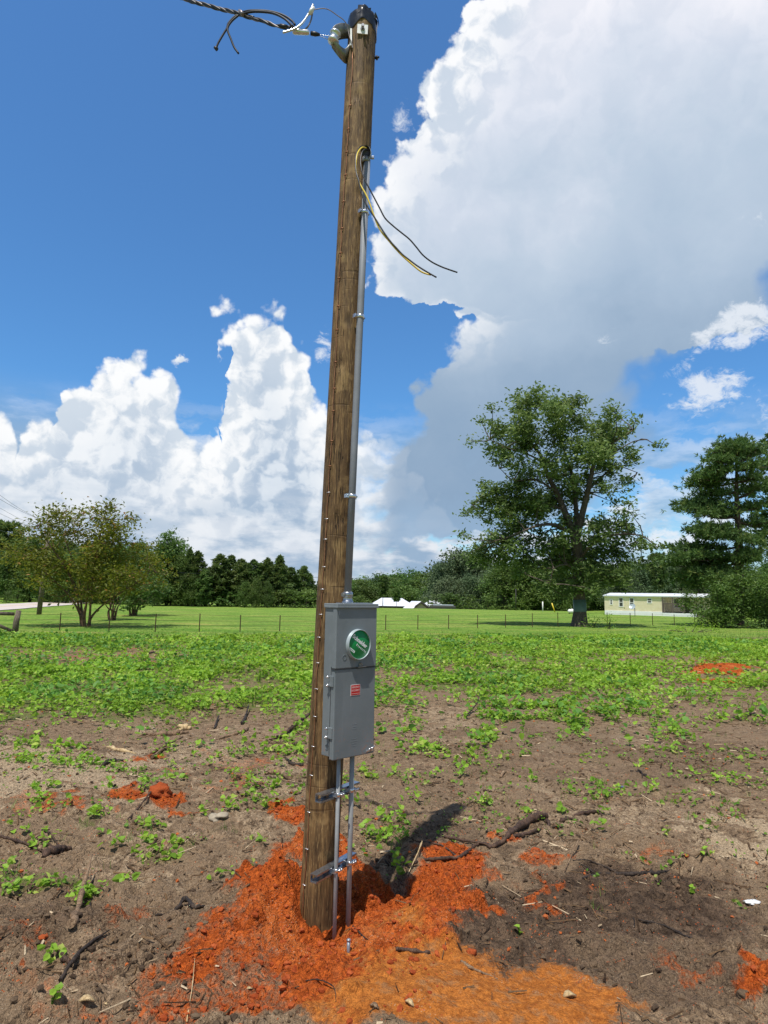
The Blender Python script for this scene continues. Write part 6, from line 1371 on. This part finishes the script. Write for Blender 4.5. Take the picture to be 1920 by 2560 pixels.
# ------------------------------------------------------------------ roots, branches and wood lying on the soil
M['root'] = wood_material('dark_root', srgb(52, 38, 30), srgb(86, 64, 50), srgb(126, 98, 78), .25, 1.0); M['drift'] = wood_material('weathered_branch', srgb(98, 76, 56), srgb(146, 118, 90), srgb(186, 160, 128), .2, .8)
M['charred'] = wood_material('charred_wood', srgb(34, 28, 24), srgb(62, 50, 42), srgb(96, 80, 66), .25, 1.0); M['pale'] = wood_material('pale_wood', srgb(168, 140, 98), srgb(204, 178, 132), srgb(226, 206, 166), .2, .5)
def lay(px, py, lift): return G(px, py, lift)
def stick(name, label, cat, pts, r, mat, lifts=None, parts=(), group=None, sides=8, rough=.18):
    """a branch lying along pixel points on the ground; radius may be a list"""
    rs = np.random.RandomState(int(pts[0][0]*3+pts[0][1]) % 9999); n = len(pts); R = list(r) if hasattr(r, '__len__') else [r*(1-.6*i/(n-1)) for i in range(n)]
    P = [lay(x, y, R[i]*.55+(lifts[i] if lifts else 0)) for i, (x, y) in enumerate(pts)]; c = P[0].copy()
    def shape(P, R):
        sp = spline([p-c for p in P], 6); ww = np.interp(np.linspace(0, len(P)-1, len(sp)), range(len(P)), R); ww = [w*(1+rough*rs.normal()) for w in ww]
        sp = [p+Vector(rs.normal(size=3))*w*.22 for p, w in zip(sp, ww)]; return MB().tube(sp, ww, sides)
    if not parts:
        o = shape(P, R).build(name, mat); o.location = c; return tag(o, label, cat, group)
    root = empty(name, c, label, cat, group); shape(P, R).build('main_stem', mat, root)
    for pp, rr_, ll in parts:
        n2 = len(pp); R2 = [rr_*(1-.6*i/(n2-1)) for i in range(n2)]; shape([lay(x, y, R2[i]*.55+ll*math.sin(i/(n2-1)*3.1)) for i, (x, y) in enumerate(pp)], R2).build('side_branch', mat, root)
    return root
k2 = lambda L: [(900+x/1.6265, 1560+y/1.6265) for x, y in L]; k4 = lambda L: [(900+x/1.6265, 2060+y/1.6265) for x, y in L]; k1 = lambda L: [(x/2.074, 1560+y/2.074) for x, y in L]; k3 = lambda L: [(x/1.728, 2060+y/1.728) for x, y in L]
stick('tree_root', 'thick twisted dark root lying right of the pole shadow, with a second strand', 'root', k2([(150, 1030), (200, 985), (270, 962), (330, 958), (400, 952), (450, 920), (490, 895), (540, 908), (580, 892), (605, 862), (650, 840), (700, 812), (740, 796), (765, 800)]), [.009, .010, .010, .011, .011, .011, .012, .013, .014, .017, .023, .025, .024, .013], M['root'],
      lifts=[.0]*9+[.005, .015, .02, .02, .01], parts=[(k2([(600, 868), (640, 872), (690, 862), (740, 845), (790, 832), (822, 828)]), .016, .015), (k2([(345, 868), (420, 886), (480, 892), (545, 905)]), .010, .005), (k2([(755, 800), (768, 822), (740, 848)]), .016, .01), (k2([(400, 950), (330, 905), (260, 890), (200, 885)]), .007, .005)])
stick('tree_root', 'dark root with a hooked end lying beyond the thick twisted root', 'root', k2([(815, 806), (860, 792), (900, 776), (940, 768), (972, 770), (984, 782)]), [.010, .016, .014, .013, .012, .008], M['root'], parts=[(k2([(820, 800), (850, 796), (890, 798)]), .012, .005)])
stick('branch', 'long thin branch on the dark soil at right, forked at its left end', 'branch', k4([(905, 222), (960, 210), (1040, 206), (1100, 208), (1160, 206), (1210, 204), (1268, 188)]), [.006, .009, .010, .011, .012, .011, .005], M['charred'], parts=[(k4([(1050, 205), (1020, 190), (960, 168), (920, 152), (865, 150)]), .007, .01), (k4([(960, 212), (930, 190), (890, 160)]), .006, .012), (k4([(905, 222), (950, 222), (1010, 214)]), .005, .004)])
stick('branch', 'thin pale stick standing out of the soil left of the forked branch', 'branch', k4([(890, 84), (868, 125), (848, 165), (826, 200)]), .006, M['drift'], lifts=[.03, .02, .01, 0])
stick('branch', 'thin dark stick with an upturned end on the soil at far right', 'branch', k4([(1112, 386), (1180, 400), (1260, 425), (1320, 456), (1430, 490)]), [.005, .006, .006, .006, .003], M['charred'], parts=[(k4([(1114, 388), (1116, 400), (1116, 420)]), .005, .0)])
stick('branch', 'bleached stick lying across the edge of the clay hump, right of the pole', 'branch', k4([(412, 560), (440, 582), (480, 600), (560, 632)]), [.006, .008, .006, .003], M['drift'])
stick('branch', 'short dark stick on the clay at the foot of the ochre hump', 'branch', k4([(145, 512), (200, 518), (285, 528)]), [.008, .010, .007], M['root'])
stick('branch', 'thin dark twig lying in the shaded hole behind the conduits', 'branch', k4([(100, 175), (135, 212), (172, 248)]), .005, M['charred'], lifts=[.04, .02, .0])
stick('branch', 'thin pale stick leaning at the end of the twisted root', 'branch', k4([(252, 112), (230, 150), (192, 208)]), .005, M['pale'], lifts=[.06, .03, .0])
stick('branch', 'thin dark twig on the clay right of the conduits', 'branch', [(882, 2318), (896, 2330), (908, 2342), (920, 2350)], .005, M['charred'])
stick('branch', 'curved dark twig lying on the field right of the meter box', 'branch', k2([(425, 382), (455, 362), (478, 342), (486, 320)]), .012, M['charred'], lifts=[0, .04, .09, .14])
stick('log', 'tan weathered log lying at the edge of the vine patch, left of the pole', 'log', k1([(715, 585), (760, 575), (820, 580), (880, 578), (930, 572), (975, 566)]), [.008, .02, .03, .034, .03, .018], M['drift'])
stick('log', 'slanting weathered log below the tan one, left of the pole', 'log', k1([(748, 690), (800, 665), (850, 640), (900, 612), (945, 588)]), [.012, .022, .024, .018, .010], M['drift'], parts=[(k1([(790, 692), (840, 665), (880, 640)]), .018, .02)])
stick('log', 'dark broken piece of wood on bare soil below the two logs', 'log', k1([(528, 738), (560, 722), (600, 716), (636, 710)]), [.012, .022, .022, .012], M['charred'])
stick('board', 'flat tan splinter of wood lying left of the logs', 'wood', k1([(552, 640), (600, 655), (650, 664), (705, 676)]), [.012, .022, .02, .01], M['pale'])
stick('branch', 'curved tan root end on the soil right of the two logs', 'root', k1([(1115, 602), (1160, 590), (1215, 578), (1255, 560), (1285, 548)]), [.008, .014, .022, .024, .02], M['drift'])
stick('branch', 'long slanting stick lying against the left side of the pole', 'branch', k1([(1395, 602), (1450, 588), (1510, 560), (1560, 530), (1602, 506)]), [.008, .016, .02, .02, .018], M['root'], lifts=[0, 0, .03, .06, .09])
stick('stump', 'dark snag sticking up from the vines, left of the slanting stick', 'snag', k1([(1255, 522), (1268, 500), (1280, 470), (1290, 440)]), [.022, .018, .013, .005], M['charred'], lifts=[0, 0, .04, .07])
stick('stump', 'thin dark snag at the edge of the vines, the farther left of two', 'snag', k1([(1112, 545), (1122, 520), (1134, 492)]), [.014, .014, .006], M['charred'], lifts=[0, .02, .05])
stick('log', 'pale sawn chunk of wood above the tan log', 'wood', k1([(936, 552), (955, 545), (985, 548)]), [.03, .042, .03], M['pale'])
stick('log', 'grey splintered root chunk close to the left side of the pole', 'root', k1([(1378, 782), (1420, 775), (1465, 785), (1500, 808)]), [.012, .03, .034, .02], M['drift'], parts=[(k1([(1390, 765), (1440, 768), (1490, 790)]), .02, .02)])
stick('branch', 'thin dark stick leaning on the orange lump left of the pole', 'branch', k1([(648, 1030), (700, 982), (745, 940), (782, 905)]), [.004, .007, .008, .009], M['root'], lifts=[0, .01, .03, .05])
stick('branch', 'small dark forked chip just above the grey root chunk', 'branch', k1([(1480, 700), (1500, 715), (1515, 732), (1575, 735)]), [.01, .018, .02, .012], M['charred'])
stick('root_clump', 'dark clump of roots on the sand at the left edge', 'root', k3([(185, 150), (220, 128), (262, 118), (305, 112)]), [.014, .028, .030, .012], M['root'], parts=[(k3([(0, 55), (60, 78), (120, 98), (180, 125), (215, 140)]), .010, .01), (k3([(182, 28), (215, 62), (255, 100)]), .008, .03), (k3([(170, 88), (220, 108), (265, 128)]), .007, .02)])
stick('splinter', 'tall pale wooden splinter standing in the soil at lower left', 'wood', k3([(312, 440), (330, 400), (352, 330), (392, 228)]), [.022, .020, .012, .003], M['drift'], lifts=[0, .0, .05, .12])
stick('splinter', 'thin black stick standing right beside the tall pale splinter', 'branch', k3([(388, 388), (389, 330), (394, 224)]), [.006, .005, .003], M['charred'], lifts=[0, .0, .0])
stick('branch', 'long thin dark stick slanting across the soil at lower left', 'branch', k3([(262, 680), (310, 610), (380, 545), (470, 480)]), [.007, .009, .007, .003], M['charred'], lifts=[0, .01, .02, .02])
stick('branch', 'reddish bark stick beside the bright green seedling at lower left', 'branch', k3([(252, 556), (280, 585), (305, 608)]), [.008, .012, .006], M['root'])
stick('branch', 'dark hooked branch on the soil left of the orange mound', 'branch', k3([(672, 395), (720, 393), (765, 378), (800, 352), (835, 372), (885, 358)]), [.004, .008, .010, .010, .010, .006], M['charred'], lifts=[0, 0, .01, .03, .01, 0])
stick('twig', 'pale curved straw standing up from the clay at the bottom, left of centre', 'twig', k3([(806, 858), (818, 790), (830, 720), (840, 615)]), .0028, M['pale'], lifts=[0, .01, .02, .03])
stick('twig', 'thin dark twig curving over the orange hump below the conduits', 'twig', k3([(1320, 680), (1370, 685), (1440, 715), (1452, 770)]), .003, M['charred'], lifts=[0, .01, .01, 0])
stick('branch', 'thin stick lying on tan sand at the right, beyond the dark soil', 'branch', k2([(1180, 925), (1240, 930), (1310, 938), (1390, 942)]), .005, M['drift'])
stick('branch', 'short crooked root on the soil right of the meter box, near a patch of seedlings', 'root', k2([(570, 628), (590, 605), (640, 618), (700, 632), (750, 625)]), [.014, .016, .012, .010, .005], M['drift'])
stick('branch', 'small dark root cluster on bare soil toward the right', 'root', k2([(1100, 600), (1140, 612), (1180, 632)]), [.010, .018, .008], M['charred'], parts=[(k2([(1130, 596), (1145, 615), (1150, 630)]), .008, .03)])
stick('branch', 'dark root chip on the soil at the right edge below the orange patch', 'root', k2([(1570, 378), (1590, 370), (1640, 382)]), [.02, .03, .015], M['charred'])
stick('branch', 'straight thin stick lying near the right edge above the sand', 'branch', k2([(1195, 465), (1290, 455), (1380, 446), (1450, 440)]), .010, M['drift'])
stick('branch', 'dark stick on the orange earth strip at far left', 'branch', k1([(128, 168), (140, 178), (148, 186)]), [.03, .035, .02], M['charred'])
stick('log', 'dark lump of wood in the vines right of the orange earth strip', 'wood', k1([(765, 156), (795, 152), (830, 158)]), [.02, .035, .02], M['charred'])
# pale chips lying about
chips = [(218, 2507, .030, 'pale', 'pale wood chip on the soil at lower left'), (624, 2475, .014, 'pale', 'small pale chip on the orange clay left of the hump'), (1024, 2512, .022, 'pale', 'pale flat chip lying on the ochre clay hump'), (936, 2520, .020, 'drift', 'slim tan chip on the clay at the bottom centre'), (1425, 2495, .030, 'pale', 'pointed tan wood chip at the right end of the ochre hump'),
         (1270, 2354, .012, 'pale', 'white chip on the dark soil right of the clay'), (880, 2292, .016, 'pale', 'white leaf-like chip stuck beside the thicker conduit'), (1706, 2536, .012, 'pale', 'small white chip near the bottom right corner'), (897, 2094, .016, 'pale', 'pale crumpled scrap behind the conduits'), (264, 2512, .010, 'pale', 'small yellowish chip beside the pale chip at lower left')]
for i, (x, y, r, mt, lb) in enumerate(chips):
    rs = np.random.RandomState(400+i); p = G(x, y); b = MB(); a = rs.uniform(-.9, .9); u = Vector((math.cos(a), math.sin(a), rs.uniform(-.1, .3))); w = Vector((-math.sin(a), math.cos(a), .1)); n = 5; P = [u*r*(-1+2*k/(n-1))+Vector((0, 0, r*.35*math.sin(k))) for k in range(n)]
    b.ribbon(P, [r*.3, r*.9, r*1.0, r*.7, r*.15], w, r*.16); o = b.build('wood_chip', M[mt]); o.location = p+Vector((0, 0, r*.35)); tag(o, lb, 'wood chip', 'pale wood chips on the ground')
def clump(name, label, cat, px, py, r, mat, sx=1.3, sz=.8, seed=0, rough=.5):
    rs = np.random.RandomState(seed+500); v, f = ico_mesh(3); d = 1+rough*np.array([fbm(np.array([q[0]*1.3+q[2]]), np.array([q[1]*1.3-q[2]]), .6, 4, seed)[0] for q in v]); V = v*d[:, None]*np.array([sx, 1, sz])*r
    p = G(px, py); o = obj(name, np_mesh(name, V, f, mat, True, {'tint': rs.rand(len(V))*.3+.4})); o.location = p+Vector((0, 0, r*sz*.3)); return tag(o, label, cat)
clump('clay_lump', 'orange clay lump with a crumbled top on the soil left of the pole', 'clay lump', 400, 1985, .06, M['clod_clay'], 1.3, .9, 3, .9)
clump('clay_lump', 'small orange clay lump right of the twisted root, low and rounded', 'clay lump', 1338, 2126, .022, M['clod_clay'], 1.4, .6, 4)
clump('clay_lump', 'pale orange pebble-like clod on dark soil below the conduits, to the right', 'clay lump', 1181, 2384, .018, M['clod_clay'], 1.2, .9, 5)
clump('clay_lump', 'reddish clod at the top of the mound left of the pole', 'clay lump', 700, 2168, .032, M['clod_clay'], 1.1, 1.0, 6)
clump('clay_lump', 'round brown clod in the orange patch at lower right', 'clay lump', 1862, 2492, .026, M['clod_dirt'], 1.2, .8, 7)
clump('clay_lump', 'rust-coloured clod in the dark soil at lower left', 'clay lump', 108, 2345, .016, M['clod_clay'], 1.2, .7, 8)
M['cloth'] = simple('dirty_cloth', srgb(160, 148, 128), .9, 0, .25, 30.0); M['blue'] = simple('blue_plastic_scrap', srgb(70, 90, 130), .4)
clump('crumpled_cloth', 'crumpled dirty white scrap left of the pole above the orange mound', 'scrap', 545, 2046, .045, M['cloth'], 1.2, .6, 9, 1.3)
clump('plastic_scrap', 'small blue plastic scrap on the soil right of the meter box', 'scrap', 1412, 1950, .022, M['blue'], 1.6, .5, 10, 1.0)
clump('plastic_scrap', 'tiny blue-grey scrap on the soil, farther right than the blue one', 'scrap', 1556, 1968, .016, M['blue'], 1.6, .5, 11, 1.0)
clump('paper_scrap', 'white scrap on tan sand at the lower right edge', 'scrap', 1880, 2256, .020, M['white_metal'], 1.9, .4, 12, 1.0)
# individual seedlings that stand out
def seedling(px, py, label, n, r, h, seed):
    rs = np.random.RandomState(seed); p = G(px, py); root = empty('seedling', p, label, 'plant'); a = rs.rand(n)*6.28; rad = r*np.sqrt(rs.rand(n)); P = np.stack([np.cos(a)*rad, np.sin(a)*rad, h*(.25+.75*rs.rand(n))], 1)
    V, F = blade_leaves(P, .018+.022*rs.rand(n), rs, .6); obj('leaves', np_mesh('leaves', V, F, L_['vine'], False, {'tint': np.repeat(rs.rand(n)*.6+.35, 6)}), root); mb = MB()
    for q in P[::2]: mb.tube([Vector((0, 0, -.01)), Vector(q)*.5+Vector((0, 0, .01)), Vector(q)], [.002, .0016, .001], 4, caps=False)
    mb.build('stem', L_['weed'], root)
for i, (x, y, l, n, r, h) in enumerate([(120, 2408, 'bright green seedling alone in the dark soil at lower left', 14, .06, .07), (932, 1850, 'pair of upright seedlings in bare soil just right of the meter box foot', 12, .06, .09), (1298, 2338, 'tiny seedling alone in the dark soil right of the clay', 4, .012, .05), (1725, 2236, 'small seedling on the rim of the dark soil at right', 6, .03, .05), (1668, 2090, 'seedling with two upright leaves on the soil at right', 7, .04, .08), (1772, 2138, 'low seedling on sandy soil near the right edge', 7, .05, .05), (425, 1918, 'pale leafed seedling on bare soil below the logs', 10, .07, .08), (128, 2512, 'thin seedling at the bottom left corner', 6, .03, .06), (1874, 1926, 'single seedling on bare soil near the right edge', 6, .05, .06), (572, 1880, 'upright seedling left of the pole, below the tan root end', 10, .05, .12), (580, 1945, 'leafy seedling close to the pole, below the upright one', 16, .08, .1)]):
    seedling(x, y, l, n, r, h, 600+i)
print('objects', len(scene.objects))
